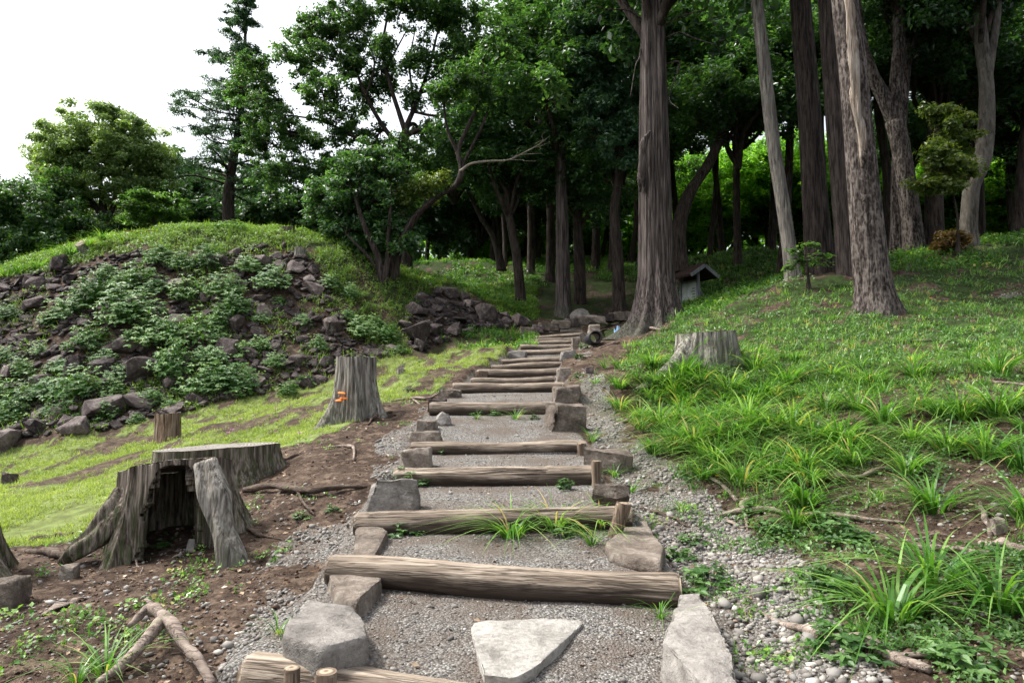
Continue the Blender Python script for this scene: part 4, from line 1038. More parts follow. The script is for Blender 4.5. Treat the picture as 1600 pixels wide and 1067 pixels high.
tree('broadleaf_tree', 'dark low tree right of the tall fir', b, [b] + TP(40, [(450,370),(450,330)]), [.25,.2,.1],
     BP(40, [(410,335,50,32),(460,320,52,36),(520,315,52,40),(480,350,60,22),(570,330,50,36),(390,352,45,20)]), L_DARK, B_DARK, 4, .22, 60, .65, 1.3)
b = ground_base(238, 29)
tree('maple_tree', 'small tree with light green layered fronds on the mound crest', b, [b] + TP(29, [(240,350),(236,325),(230,310)]), [.08,.06,.05,.03],
     BP(29, [(222,305,32,8),(258,314,34,8),(210,322,26,8),(245,332,36,8),(218,343,28,7),(268,338,26,7)]), L_MID, B_DARK, 5, .12, 40, .26, 1.0, up=2.0)
for px, Y, bb in ((560, 44, [(540,340,60,40),(600,300,60,60),(650,350,50,50),(580,380,60,30),(690,370,50,40)]), (130, 44, [(120,350,60,50),(190,360,60,40),(60,380,60,40),(240,370,60,34)]), (370, 46, [(350,300,50,40),(400,290,46,44),(440,350,60,30),(330,355,60,26),(290,365,50,20)])):
    b = ground_base(px, Y); tree('broadleaf_tree', {560: 'dark tree mass right behind the large spreading tree', 130: 'dark low tree behind the left edge of the round-topped tree', 370: 'dark low tree directly behind the tall fir'}[px], b, [b] + TP(Y, [(px, 370), (px, 330)]), [.25, .2, .1], BP(Y, bb), L_DARK, B_DARK, px, .26, 50, .75, 1.0)
# --- tall fir
def conifer(px, Y, top, bot, Rm, seed, label, leafm, lean=0, name='fir_tree', n=95, gap=.0):
    rs = np.random.RandomState(seed); b = ground_base(px, Y); T = P(top[0], top[1], Y); B = P(bot[0], bot[1], Y)
    g = empty(name, b, label, 'tree'); Hh = T.z - b.z
    parts = [tube(*smooth_path([Vector((0, 0, 0)), Vector((B.x - b.x, 0, B.z - b.z)), (T - b) * .6 + Vector((.1, 0, 0)), T - b], [.34, .28, .15, .03], 8), 12, .08, 1, seed)]
    C, S = [], []
    for i in range(n):
        t = rs.uniform(.0, 1) ** .9; z0 = (B - b).lerp(T - b, t); L = Rm * (1 - t) ** .85 * rs.uniform(.45, 1.1) + .25; a = rs.uniform(0, 6.28)
        L *= 1 + .25 * math.cos(a - 3.1)
        d = Vector((math.cos(a), math.sin(a), 0)); e = z0 + d * L + Vector((0, 0, L * rs.uniform(-.12, .22)))
        T2, pp = limb(z0, e, .05 * (1 - t) + .015, .01, rs, .03, 5, 4); parts.append(T2)
        m = max(3, int(L / .34))
        for k in range(m):
            f = .25 + .75 * (k + .5) / m; q = pp[min(len(pp) - 1, int(f * len(pp)))]; side = Vector((-d.y, d.x, 0)) * rs.uniform(-1, 1) * .38 * L * (1.1 - f)
            C.append(q + side + Vector((0, 0, rs.uniform(-.16, .10)))); S.append(.36 * (.35 + .7 * (1 - t)) + .04)
    V, Fq, t = leaves(np.array([c[:] for c in C]), np.array(S) * rs.uniform(.8, 1.45, len(S)), 52, .15, rs, .8, .42, NEEDV)
    link('crown', npmesh('crown', V, Fq, leafm, False, {'tint': t}), g); V, Fs = join(parts); link('trunk', npmesh('trunk', V, Fs, B_DARK, True), g); return g
conifer(357, 36, (386, -25), (358, 300), 3.5, 6, 'tall dark fir with ragged branches against the white sky', L_BLUE, n=165)

# --- big open tree against the sky
b = ground_base(632, 29)
tree('broadleaf_tree', 'large spreading tree with forked bare limbs against the bright sky', b, [b] + TP(29, [(633,360),(634,290),(632,235),(634,195)]), [.34,.28,.24,.2,.15],
     BP(29, [(515,60,48,42),(475,95,44,40),(405,108,42,30),(378,140,26,24),(410,170,46,34),(455,205,52,42),(505,150,50,46),(530,210,46,40),(548,95,36,44),(560,28,50,34),(480,48,36,28),
             (425,270,36,28),(400,225,30,26),(640,12,60,24),(720,22,60,34),(712,85,40,42),(755,105,52,52),(745,165,40,34),(585,215,22,26),(715,215,38,30),(470,265,44,34),(520,270,40,30),(600,70,22,30),(690,20,40,22),(660,-30,90,30),(550,-30,70,34),(585,130,18,20),(680,140,16,22),(600,115,22,40),(652,85,26,44),(645,160,20,26),(570,150,20,34),(622,235,30,26),(668,210,30,26),(705,150,26,30)], 1.4), L_MID, B_DARK, 7, .115, 90, .38, .72,
     limbs=[(TP(29, [(633,205),(612,140),(598,80),(606,20),(612,-30)]), [.12,.09,.07,.045,.03]), (TP(29, [(634,200),(655,150),(672,100),(684,50),(700,0)]), [.12,.09,.07,.045,.03]),
            (TP(29.2, [(633,240),(600,200),(572,150),(550,95),(530,50)]), [.12,.1,.08,.05,.03]), (TP(28.8, [(633,280),(600,240),(555,215),(505,190),(450,180)]), [.12,.1,.08,.05,.03]),
            (TP(29, [(603,110),(618,80),(640,40)]), [.05,.04,.02]), (TP(29, [(662,130),(690,110),(715,80)]), [.05,.04,.02]), (TP(29, [(634,215),(645,160),(640,100),(650,40)]), [.08,.06,.045,.02]),
            (TP(29, [(572,150),(585,100),(570,50)]), [.05,.04,.02]), (TP(28.6, [(632,330),(590,290),(540,265),(480,255)]), [.1,.08,.06,.03])], flare=.3)
# --- leaning tree and dark bush on the mound's right shoulder
b = hit(612, 432) + Vector((0, 0, -.15)); YL = b.y
tree('leaning_tree', 'leaning tree bending right from the mound shoulder', b, [b] + TP(YL, [(622,395),(645,345),(678,312),(712,290),(722,262),(716,235),(733,195),(748,160),(757,110)]), [.22,.16,.15,.14,.13,.12,.09,.08,.06,.03],
     BP(YL, [(735,125,38,26),(765,85,34,26),(700,140,30,22),(765,150,24,18)]), L_MID, B_PINE, 8, .12, 60, .36, 1.2, flare=.1,
     limbs=[(TP(YL, [(716,240),(700,205),(694,165),(700,125)]), [.07,.05,.04,.02]), (TP(YL, [(720,262),(745,215),(760,180),(770,140)]), [.06,.05,.04,.02]), (TP(YL, [(650,342),(662,318),(668,295)]), [.04,.03,.02])])
C_, B_ = blob_clumps([(c - b, r) for c, r in BP(YL, [(655,297,32,18),(682,282,24,14),(640,305,20,12)], .3)], np.random.RandomState(88), 1.2, .32)
V, Fq, t = leaves(C_, np.full(len(C_), .32), 60, .10, np.random.RandomState(89)); link('crown', npmesh('crown', V, Fq, L_GOLD, False, {'tint': t}), bpy.data.objects['leaning_tree'])['label'] = 'tuft of olive-yellow foliage on the bend'
dp = [Vector(q) for q in TP(YL - .1, [(719,268),(736,256),(765,252),(795,250),(820,238),(842,226),(860,212)])]; c0 = dp[0].copy()
ps = [tube(*smooth_path([q - c0 for q in dp], [.055,.045,.038,.03,.022,.015,.006], 6), 7, .15, 6, 3)]
for (a, t_) in (((820,238),(850,218)),((812,242),(848,240)),((795,250),(838,252)),((835,231),(858,224)),((842,226),(852,206)),((800,248),(815,228))):
    ps.append(limb(P(a[0], a[1], YL - .1) - c0, P(t_[0], t_[1], YL - .35) - c0, .013, .004, np.random.RandomState(3), .02, 5, 3)[0])
V, Fs = join(ps); o = link('dead_branch', npmesh('dead_branch', V, Fs, B_DEAD, True), bpy.data.objects['leaning_tree'], c0 - b); o['label'] = 'bare pale dead branch with fine twigs'
b = hit(600, 436) + Vector((0, 0, -.15))
tree('bushy_tree', 'dark many-stemmed bushy tree on the right shoulder of the mound', b, [b] + TP(b.y, [(590,400),(572,360),(555,310)]), [.16,.12,.1,.05],
     BP(b.y + .6, [(535,285,48,36),(500,312,32,34),(590,320,46,46),(555,362,42,30),(605,262,38,28),(565,250,34,26),(620,360,34,38),(520,350,30,26),(575,400,34,22),(545,325,40,34),(630,310,22,26),(640,385,22,18)], .8), L_DARK, B_PINE, 9, .135, 62, .42, 1.25,
     limbs=[([b] + TP(b.y, [(606,395),(608,350),(612,300)]), [.1,.08,.06,.03]), ([b] + TP(b.y, [(612,400),(632,365),(645,340)]), [.08,.06,.05,.03]), ([b] + TP(b.y, [(583,410),(560,385),(540,365)]), [.07,.06,.05,.03])], flare=.1)
b = ground_base(968, 27.5)
tree('broadleaf_tree', 'tree with draping blue-green foliage left of the great cedar', b, [b] + TP(27.5, [(965,400),(960,330),(968,260),(955,150),(950,60)]), [.26,.22,.2,.17,.12,.06],
     BP(26.5, [(945,95,50,36),(972,150,40,34),(930,160,40,30),(975,205,34,30),(935,215,34,24),(985,250,26,16),(930,40,56,34),(975,60,40,34),(915,100,34,34),(960,-20,70,36)], .8), L_BLUE, B_DARK, 10, .14, 90, .45, 1.3)

# --- crowns used again and again in the dark wood
def proto_crown(seed, leafm, name='crown', rad=3.6, n=9, lsize=.155, nleaf=92, zf=.75, rc=.62):
    rs = np.random.RandomState(seed); bl = []
    for i in range(n):
        a = i * 2.4 + rs.uniform(-.4, .4); rr = rad * .62 * math.sqrt((i + .3) / n); z = rs.uniform(-.55, .7) * rad * zf
        s = rad * rs.uniform(.42, .60); bl.append((Vector((math.cos(a) * rr, math.sin(a) * rr, z)), (s, s, s * .7)))
    C, B = blob_clumps(bl, rs, .58, rc); V, Fq, t = leaves(C, rc * rs.uniform(.6, 1.3, len(C)), nleaf, lsize, rs, .8)
    parts = []
    for c, r in bl:
        T, pp = limb((0, 0, -rad * .9), c, .10, .03, rs); parts.append(T)
    Vl, Fl = join(parts)
    return npmesh(name, V, Fq, leafm, False, {'tint': t}), npmesh('limbs', Vl, Fl, B_DARK, True), rad
PC = [proto_crown(101, L_DARK), proto_crown(102, L_DARK), proto_crown(103, L_MID), proto_crown(104, L_LIT), proto_crown(105, L_DARK, rad=2.9, n=7)]
def wood_tree(px, Y, lab, kind, cy, tr=.2, lean=0, scale=1.0, bark=None, grp=None, path=None, dy=0, name='forest_tree', flat=.85, base_py=None):
    b = ground_base(px, Y) if base_py is None else P(px, base_py, Y) + Vector((0, 0, -.15))
    g = empty(name, b, lab, 'tree', grp); c = P(px + lean, cy, Y + dy); me, ml, rad = PC[kind]
    if path: pth = [Vector((0, 0, 0))] + [P(a, q, Y) - b for a, q in path] + [c - b]
    else: pth = [Vector((0, 0, 0)), (c - b) * .35 + Vector(((px % 7 - 3) * .05, 0, 0)), (c - b) * .7 + Vector(((px % 5 - 2) * .1, 0, 0)), c - b]
    rr = list(np.linspace(tr, tr * .55, len(pth)))
    V, Fs = trunk_surface(pth, rr, tr * .5, .35, [(-60, 25, .6), (60, 25, .6), (180, 25, .6)], int(px), 22, .06)
    link('trunk', npmesh('trunk', V, Fs, bark or B_DARK, True), g)
    for m_, nm in ((me, 'crown'), (ml, 'limbs')):
        o = link(nm, m_, g, c - b); o.scale = (scale, scale, scale * flat); o.rotation_euler = (0, 0, px * .37)
    return g
G2 = 'dark forest trees in the back row'
GF = 'slim dark trees at the far side of the wood'
# front row of the dark wood
wood_tree(815, 29, 'slim dark trunk beside the mound end', 1, 250, .24, -20, .95, base_py=482)
wood_tree(880, 28, 'reddish dark trunk behind the boulder pile', 0, 120, .33, -10, 1.25, B_CEDAR, path=[(879,400),(877,300)], base_py=496)
wood_tree(906, 30, 'straight black trunk close right of the reddish trunk', 4, 290, .30, 0, .9, base_py=490)
wood_tree(1062, 28, 'dark crooked tree leaning right behind the great cedar', 1, 150, .34, 90, 1.15, path=[(1060,360),(1076,305),(1104,262),(1122,225)], base_py=420, dy=.5)
wood_tree(1155, 33, 'thin black trunk above the notice board', 0, 130, .20, 5, 1.2)
wood_tree(1222, 30, 'dim trunk showing behind the pale leaning trunk', 1, 80, .22, 20, 1.15)
wood_tree(785, 33, 'thin black trunk leaning left beyond the mound', 4, 250, .20, -75, 1.0, path=[(772,372),(750,336)], base_py=418)
wood_tree(960, 36, 'black trunk behind the draping tree', 0, 210, .30, 10, 1.15, base_py=420)
wood_tree(930, 38, 'dark forked trunk deep in the wood', 2, 200, .26, -10, 1.15, base_py=418)
wood_tree(1000, 37, 'black trunk peeping out left of the great cedar', 1, 180, .24, 20, 1.2, base_py=415)
wood_tree(1465, 27, 'dark trunk behind the grey crooked tree', 0, 90, .27, 0, 1.05, base_py=392)
wood_tree(1590, 27, 'dark spreading tree at the right picture edge', 1, 110, .26, 30, 1.1, base_py=372)
wood_tree(1385, 29, 'dark trunk behind the scaly leaning trunk', 1, 60, .22, -10, 1.1, base_py=400)
rg = random.Random(5)
for i, (px, Y, cy) in enumerate([(770,44,300),(840,46,270),(900,47,250),(985,45,240),(1060,38,130),(1130,39,80),(1205,38,80),(1280,39,75),(1360,38,110),(1430,42,200),(1505,40,170),(1580,40,190),(1660,38,210),(730,45,315),(690,44,320),(1320,36,60),(1210,35,10),(1450,34,60),(1540,33,70),(1110,36,60),(1010,34,50),(830,36,120),(790,38,190),(860,34,40),(1640,30,60)]):
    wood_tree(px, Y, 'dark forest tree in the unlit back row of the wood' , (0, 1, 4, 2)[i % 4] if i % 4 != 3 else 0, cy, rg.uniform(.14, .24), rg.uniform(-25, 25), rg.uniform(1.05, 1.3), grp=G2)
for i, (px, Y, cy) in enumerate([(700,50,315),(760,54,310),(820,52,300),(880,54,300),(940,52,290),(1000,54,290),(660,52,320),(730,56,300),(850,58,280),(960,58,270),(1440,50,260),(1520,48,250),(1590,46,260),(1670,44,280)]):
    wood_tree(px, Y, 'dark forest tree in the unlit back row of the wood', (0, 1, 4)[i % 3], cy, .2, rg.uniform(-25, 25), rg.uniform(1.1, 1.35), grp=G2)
# sunlit shrubs and saplings at the far side of the wood
for i, (px, Y, cy) in enumerate([(1075,48,352),(1110,49,300),(1200,49,290),(1280,49,285),(1125,50,340),(1180,52,330),(1240,50,335),(1300,52,340),(1350,50,345),(1100,58,300),(1160,60,290),(1225,58,285),(1290,60,290),(1420,48,330),(1550,46,320),(1620,44,330),(1480,47,340),(925,60,380),(985,62,375),(870,60,385),(800,56,395),(740,54,398)]):
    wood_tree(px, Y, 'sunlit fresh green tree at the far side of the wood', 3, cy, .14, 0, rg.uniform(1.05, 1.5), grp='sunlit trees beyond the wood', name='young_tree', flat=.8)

# --- the great cedar and the tall trunks on the right
def tall(px, base_py, Y, pts, hw, label, bark, seed, flare=.25, lobes=((-150, 22, .8), (-30, 22, .8), (80, 30, .6)), ridge=.06, seg=44, kind=None, cy=-330, sc=1.0, name='tall_tree', fh=.45, extra=None):
    b = P(px, base_py, Y) + Vector((0, 0, -.25)); g = empty(name, b, label, 'tree')
    pth = [Vector((0, 0, 0))] + [P(a, q, Y) - b for a, q in pts]; rr = [h / F * Y for h in hw]
    V, Fs = trunk_surface(pth, rr, flare, fh, lobes, seed, seg, ridge, n=14)
    Fs_ = [(V, Fs)] + (extra(b, Y) if extra else [])
    V, Fs = join(Fs_); link('trunk', npmesh('trunk', V, Fs, bark, True), g)
    if kind is not None:
        for m_, nm in ((PC[kind][0], 'crown'), (PC[kind][1], 'limbs')):
            o = link(nm, m_, g, P(pts[-1][0], cy, Y) - b); o.scale = (sc, sc, sc * 1.2); o.rotation_euler = (0, 0, seed)
    return g
def cedar_extra(b, Y):
    rs = np.random.RandomState(4); out = []
    q = lambda a, c, y=Y: P(a, c, y) - b
    # burrs and old branch scars on the left flank
    out.append(tube(*smooth_path([q(1008,300,Y-.35), q(1003,270,Y-.45), q(1006,225,Y-.5), q(1016,205,Y-.52)], [.05,.12,.13,.04], 6), 10, .3, 4, 2))
    out.append(tube(*smooth_path([q(1000,300,Y-.2), q(1001,275,Y-.25), q(1004,255,Y-.3)], [.03,.11,.03], 6), 10, .3, 4, 5))
    for a, c in (((1040,40),(1110,10)), ((1040,60),(1120,70)), ((1002,70),(985,150)), ((1002,30),(930,10)), ((1042,100),(1060,170))):
        out.append(limb(q(*a), q(c[0], c[1], Y - .8), .035, .008, rs, .15, 7, 6)[0])
    return out
tall(1026, 520, 21.6, [(1026,480),(1026,430),(1025,380),(1024,300),(1022,200),(1021,100),(1020,0),(1018,-200),(1016,-420)], [40,31,26,25,24,22,20,18,15,9], 'great cedar with fluted red-brown trunk and wide mossy foot beside the steps', B_CEDAR, 3, .75,
     ((-160, 16, 1.3), (-125, 10, .9), (-95, 9, .7), (-60, 10, .6), (-20, 20, .7), (60, 30, .6), (150, 22, .6)), .085, 150, 4, -140, 1.5, 'cedar_tree', .55, cedar_extra)
tall(1241, 438, 20, [(1233,385),(1222,310),(1208,220),(1195,110),(1182,0),(1162,-180),(1150,-320)], [13,11,10.5,10,9.5,9,8.5,7,4], 'slender pale grey trunk leaning to the left', B_GREY, 5, .08, kind=4, cy=-330, sc=.8)
tall(1284, 434, 20.6, [(1280,390),(1274,310),(1268,220),(1260,110),(1251,0),(1240,-180),(1232,-380)], [24,21,19,18,17,16,15,13,7], 'dark brown straight trunk right of the pale leaning trunk', B_PINE, 6, .15, kind=0, cy=-360, sc=.9)
tall(1326, 444, 19.5, [(1322,400),(1316,320),(1308,220),(1300,110),(1292,0),(1282,-180),(1276,-380)], [18,16,15,14.5,14,13,12.5,11,6], 'narrow dark trunk just left of the scaly trunk', B_PINE, 7, .10, kind=4, cy=-380, sc=1.0)
def scar(b, Y):
    q = lambda a, c, y=Y: P(a, c, y) - b
    return [tube(*smooth_path([q(1349,262,Y-.30), q(1350,246,Y-.36), q(1346,232,Y-.34)], [.02,.085,.02], 6), 10, .2, 4, 2), tube(*smooth_path([q(1350,315,Y-.34), q(1353,305,Y-.4)], [.05,.04], 6), 8, .2, 4, 2)]
g = tall(1370, 492, 15.5, [(1366,455),(1359,400),(1351,310),(1342,210),(1332,100),(1320,0),(1303,-180),(1290,-380)], [34,27,25,23,21,20,19,18,15,8], 'thick scaly trunk with a long pale bare scar standing nearest on the right', B_SCALY, 8, .26, ((-160, 22, .7), (-100, 14, .4), (-20, 20, 1.2), (80, 30, .5)), .05, 64, 0, -420, .9, 'tall_tree', .35, scar)
sp_ = [P(a, q, 15.5 - .29) - g.location for a, q in ((1346,262),(1348,245),(1345,205),(1337,150),(1333,80),(1327,10),(1318,-40))]
V, Fs = tube(*smooth_path(sp_, [.02,.07,.09,.11,.11,.10,.06], 10), 18, .5, 4, 6, squash=.5)
M_SCAR = m_bark('bare_torn_wood', (.035, .022, .015), (.22, .17, .13), (.46, .41, .36), 12, .8, bd=.05)
link('bare_scar', npmesh('bare_scar', V, Fs, M_SCAR, True), g)
g = tall(1428, 402, 24, [(1425,360),(1418,300),(1408,235),(1398,190)], [16,14,13.5,13,14,12], 'forked brown trunk behind the scaly trunk', B_SCALY, 9, .15, extra=lambda b, Y: [
    tube(*smooth_path([P(a, q, Y) - b for a, q in ((1401,200),(1380,150),(1360,110),(1345,60),(1335,-20))], [.24,.24,.21,.19,.16], 7), 20, .14, 2, 3, cap=False),
    tube(*smooth_path([P(a, q, Y) - b for a, q in ((1399,195),(1400,140),(1404,80),(1405,0),(1408,-80))], [.26,.22,.20,.18,.15], 7), 20, .14, 2, 5, cap=False)], kind=1, cy=-150, sc=1.1)
tall(1400, 405, 24.6, [(1402,360),(1402,300),(1405,230),(1410,160),(1420,60)], [12,10,9.5,9,8,7,6], 'slim brown trunk standing close left of the forked trunk', B_SCALY, 10, .12, kind=4, cy=0, sc=.8)
tall(1512, 394, 22.6, [(1513,360),(1515,325),(1519,292),(1533,255),(1541,200),(1541,130),(1533,60),(1526,-40)], [16,12.5,12,12,13.5,12,10.5,10,7.5,6], 'smooth grey crooked trunk at the right with a kink in its middle', B_SMOOTH, 11, .08, ridge=.02, kind=4, cy=-60, sc=1.0, extra=lambda b, Y: [
    tube(*smooth_path([P(a, q, Y) - b for a, q in ((1541,130),(1550,80),(1558,20),(1562,-60))], [.16,.13,.12,.09], 7), 14, .05, 2, 3, cap=False)])
b = ground_base(1500, 21.5)
tree('small_tree', 'small olive-green leafy tree left of the grey crooked trunk', b, [b] + TP(21.5, [(1496,340),(1484,280),(1474,220)]), [.035,.03,.025,.015],
     BP(21.5, [(1468,178,24,22),(1488,210,30,26),(1460,245,26,24),(1492,260,30,22),(1454,283,26,16),(1480,235,30,26),(1475,290,26,10)], .5), L_GOLD, B_DARK, 12, .12, 70, .32, 1.1)
b = ground_base(1265, 18.6)
tree('sapling', 'feathery light green sapling between the tall trunks', b, [b] + TP(18.6, [(1262,415),(1258,400)]), [.015,.010,.006],
     BP(18.6, [(1240,392,16,4),(1262,384,14,4),(1285,400,16,4),(1250,408,18,4),(1230,420,12,5),(1275,412,12,4)], .3), L_MID, B_DARK, 13, .10, 12, .2, 1.0, up=2, cat='sapling')
b = ground_base(1492, 22)
tree('russet_shrub', 'low russet-brown shrub at the foot of the grey crooked trunk', b, [b, b + Vector((0, 0, .5))], [.03, .02],
     [(b + Vector((dx, dy_, .45 + dz)), (.35, .35, .28)) for dx, dy_, dz in ((-.3, 0, 0), (.1, -.2, .1), (.35, .1, 0), (0, .2, .15))], L_RED, B_DARK, 14, .10, 40, .22, 1.6, cat='shrub')
# far-off wood that reads as one mass behind everything
def far_wood():
    rs = np.random.RandomState(8); bl = []
    for i in range(260):
        px = rs.uniform(560, 1750); Y = rs.uniform(66, 84); x = float(ray(px, 400)[0]) * Y; z = h1(x, Y)
        bl.append((Vector((x, Y, z + rs.uniform(.5, 15))), (3.2, 2.6, 2.4)))
    C, B = blob_clumps(bl, rs, .22, 1.1); V, Fq, t = leaves(C, 1.1 * rs.uniform(.6, 1.2, len(C)), 26, .5, rs)
    tag(link('far_wood', npmesh('far_wood', V, Fq, L_LIT, False, {'tint': t})), 'far-off pale green wood seen between the trunks', 'wood', kind='stuff')
far_wood()
# ------------------------------------------------------------------ low plants
G_BLADE = m_leaf('grass_blades', (.018, .065, .010), (.075, .19, .030), (.26, .42, .11), .40, .34, .4)
for n_ in G_BLADE.node_tree.nodes:   # a few dead straw blades
    if n_.type == 'VALTORGB':
        n_.color_ramp.elements[2].position = .90; e_ = n_.color_ramp.elements.new(1.0); e_.color = (.42, .34, .15, 1)
G_LAWN = m_leaf('lawn_blades', (.09, .13, .03), (.20, .265, .065), (.36, .42, .15), .35, .6, .2)
G_WEED = m_leaf('weed_leaves', (.026, .080, .020), (.090, .19, .050), (.24, .35, .13), .30, .5, .35)
G_HERB = m_leaf('herb_leaves', (.018, .052, .014), (.055, .13, .030), (.13, .23, .07), .30, .45, .4)
G_LITTER = NT('dry_leaf_litter'); _t = G_LITTER.attr('tint'); G_LITTER = G_LITTER.surf(G_LITTER.ramp(_t, [(0, (.05, .028, .018)), (.5, (.14, .085, .05)), (.85, (.28, .20, .13)), (1, (.45, .38, .30))]), .8)
def m_pebble():
    s = NT('river_pebbles'); t = s.attr('tint'); n = s.noise(s.coord(), 60, 4)
    c = s.ramp(t, [(0, (.06, .054, .05)), (.3, (.14, .13, .12)), (.6, (.22, .21, .195)), (.85, (.30, .28, .25)), (1, (.42, .40, .37))])
    return s.surf(s.mix(s.ramp(n, [(.4, 0.0), (.7, .35)]), c, (.16, .13, .11)), .8, s.bump(n, .3, .004), .25)
M_PEB = m_pebble()
RS = np.random.RandomState(21)
def wedge_points(n, y0, y1, um, rs, pw=1.0):
    """ground points, thinner with distance"""
    y = np.exp(rs.uniform(math.log(y0 + pw), math.log(y1 + pw), n)) - pw; u = rs.uniform(-um, um, n); return u * (y + .3), y
# pebbles
def pebbles():
    protos = []
    for k in range(5):
        bm = bmesh.new(); bmesh.ops.create_icosphere(bm, subdivisions=1, radius=.5); rg = random.Random(k)
        for v in bm.verts: v.co *= rg.uniform(.82, 1.15)
        V, Fs = bm_np(bm); bm.free(); protos.append((V * [1.15, .9, .62], Fs[0]))
    X, Y = wedge_points(120000, 2.0, 13, 1.05, RS)
    tread = stairs_h(X, Y, base_h(X, Y))[1]
    p = np.where(soft(R_PATH, X, Y, .12, 3), np.where((Y < 6) | (fbm(X * 1.8, Y * 1.8, 66, 4) > np.clip(.40 + (Y - 6) * .012, .4, .56)), .8, .15), 0.0); p = np.maximum(p, np.where(soft(R_LEFTG, X, Y, .2, 8) & (fbm(X * 2, Y * 2, 77, 3) > .38), .62, 0))
    p = np.where(tread > .6, .30, p); p = np.maximum(p, np.where(Y < 6, .055 + .10 * (fbm(X * 3, Y * 3, 55, 3) > .55), .008))
    p = np.where(soft(R_LAWN, X, Y, .1, 4), 0.002, p)
    k = RS.uniform(0, 1, len(X)) < p; X, Y, tread = X[k], Y[k], tread[k]
    inp = inpoly(R_PATH, X, Y)
    s = np.exp(RS.normal(-4.05, .36, len(X))) * np.where(tread > .6, .60, 1.0) * np.where(inp, 1.12, .95) * (1 + .03 * Y); s = np.where(RS.uniform(0, 1, len(X)) < .03, s * 1.9, s)
    parts, tints = [], []
    for q in range(5):
        m = (np.arange(len(X)) % 5) == q; n = m.sum()
        N = slope_n(X[m], Y[m], .05) + RS.normal(0, .22, (n, 3)); R = basis(N, RS.uniform(0, 6.28, n))
        loc = np.stack([X[m], Y[m], H(X[m], Y[m]) + s[m] * .12], -1)
        parts.append(stamp(protos[q][0], protos[q][1], loc, R, np.stack([s[m]] * 3, -1) * RS.uniform(.8, 1.25, (n, 3))))
        tints.append(np.repeat(np.clip(RS.normal(.5, .25, n), 0, 1), len(protos[q][0])))
    V, Fs = join(parts)
    print('pebbles', len(X))
    tag(link('gravel', npmesh('gravel', V, Fs, M_PEB, True, {'tint': np.concatenate(tints)})), 'grey rounded gravel spread over the path and steps', 'gravel', kind='stuff')
pebbles()
# sprouts used in carpets
def blade_np(L, w, bend, az, segs=3, lean=.15, x0=0, y0=0):
    t = np.linspace(0, 1, segs + 1); hx = lean * L * t + bend * L * t ** 2; hz = L * t - bend * L * .78 * t ** 2.1
    ww = w * (1 - t ** 1.6) * .5 + w * .03; c, s = math.cos(az), math.sin(az)
    Lf = np.stack([x0 + c * hx - s * ww, y0 + s * hx + c * ww, hz], -1); Rt = np.stack([x0 + c * hx + s * ww, y0 + s * hx - c * ww, hz], -1)
    V = np.stack([Lf, Rt], 1).reshape(-1, 3); I = np.arange(segs) * 2
    return V, np.stack([I, I + 1, I + 3, I + 2], -1)
def sprout(n, L, w, seed, spread=.03, segs=2):
    rg = random.Random(seed); ps = [blade_np(L * rg.uniform(.5, 1.2), w * rg.uniform(.7, 1.2), rg.uniform(.1, .8), rg.uniform(0, 6.28), segs, rg.uniform(.05, .35), rg.uniform(-spread, spread), rg.uniform(-spread, spread)) for _ in range(n)]
    V, Fs = join([(a, [b]) for a, b in ps]); return V, Fs[0]
def herb(n, L, seed, h=.05, spread=.06):
    rg = np.random.RandomState(seed); loc = np.stack([rg.uniform(-spread, spread, n), rg.uniform(-spread, spread, n), rg.uniform(.2, 1, n) * h], -1)
    N = np.array([0, 0, 1.]) + rg.normal(0, .42, (n, 3)); s = L * rg.uniform(.6, 1.2, n)
    V, Fq = stamp(LEAFV * [1.3, 1, 1], LEAFF, loc, basis(N, rg.uniform(0, 6.28, n)), np.stack([s] * 3, -1)); return V, Fq
def cover(name, X, Y, protos, sc, mat, label, cat, tw=.16, tm=.5, tintf=None, sink=0.0, tilt=.15):
    parts, tints = [], []
    sc = sc * RS.uniform(.6, 1.3, len(X)); base_t = RS.normal(tm, tw, len(X)) if tintf is None else tintf
    for q, (pv, pf) in enumerate(protos):
        m = (np.arange(len(X)) % len(protos)) == q; n = int(m.sum())
        if not n: continue
        N = slope_n(X[m], Y[m], .2) * np.array([.6, .6, 1]) + RS.normal(0, tilt, (n, 3)); R = basis(N, RS.uniform(0, 6.28, n))
        parts.append(stamp(pv, pf, np.stack([X[m], Y[m], H(X[m], Y[m]) - sink], -1), R, np.stack([sc[m]] * 3, -1)))
        tt = base_t[m][:, None] + RS.normal(0, .10, (n, len(pv) // 2 + 1)); tints.append(np.clip(np.repeat(tt, 2, 1)[:, :len(pv)], 0, 1).reshape(-1))
    V, Fs = join(parts)
    return tag(link(name, npmesh(name, V, Fs, mat, False, {'tint': np.concatenate(tints)})), label, cat, kind='stuff')
sp_s = [sprout(7, .05, .006, k, .035) for k in range(4)]; sp_m = [sprout(7, .17, .012, 10 + k, .05, 3) for k in range(4)]
hb = [herb(11, .028, k) for k in range(4)]; hb2 = [herb(14, .05, 9 + k, .10, .10) for k in range(4)]
# lawn
X, Y = wedge_points(150000, 3.5, 26, 1.25, RS); m = soft(R_LAWN, X, Y, .09, 4) & (fbm(X * 1.1, Y * 1.1, 12, 4) > RS.uniform(.28, .46, len(X))) & ((Y < 9.6) | (fbm(X * 3.2, Y * 1.6, 13, 4) > RS.uniform(.36, .54, len(X))))
X, Y = X[m], Y[m]; lt = .25 + .6 * fbm(X * 1.6, Y * 1.6, 70, 4) + RS.normal(0, .1, len(X)); lt = np.where(Y < 9.5, lt + .12, lt)
cover('lawn_grass', X, Y, sp_s, .55 + Y * .075, G_LAWN, 'short bright yellow-green lawn running up between the stumps and the mound', 'grass', tintf=lt)
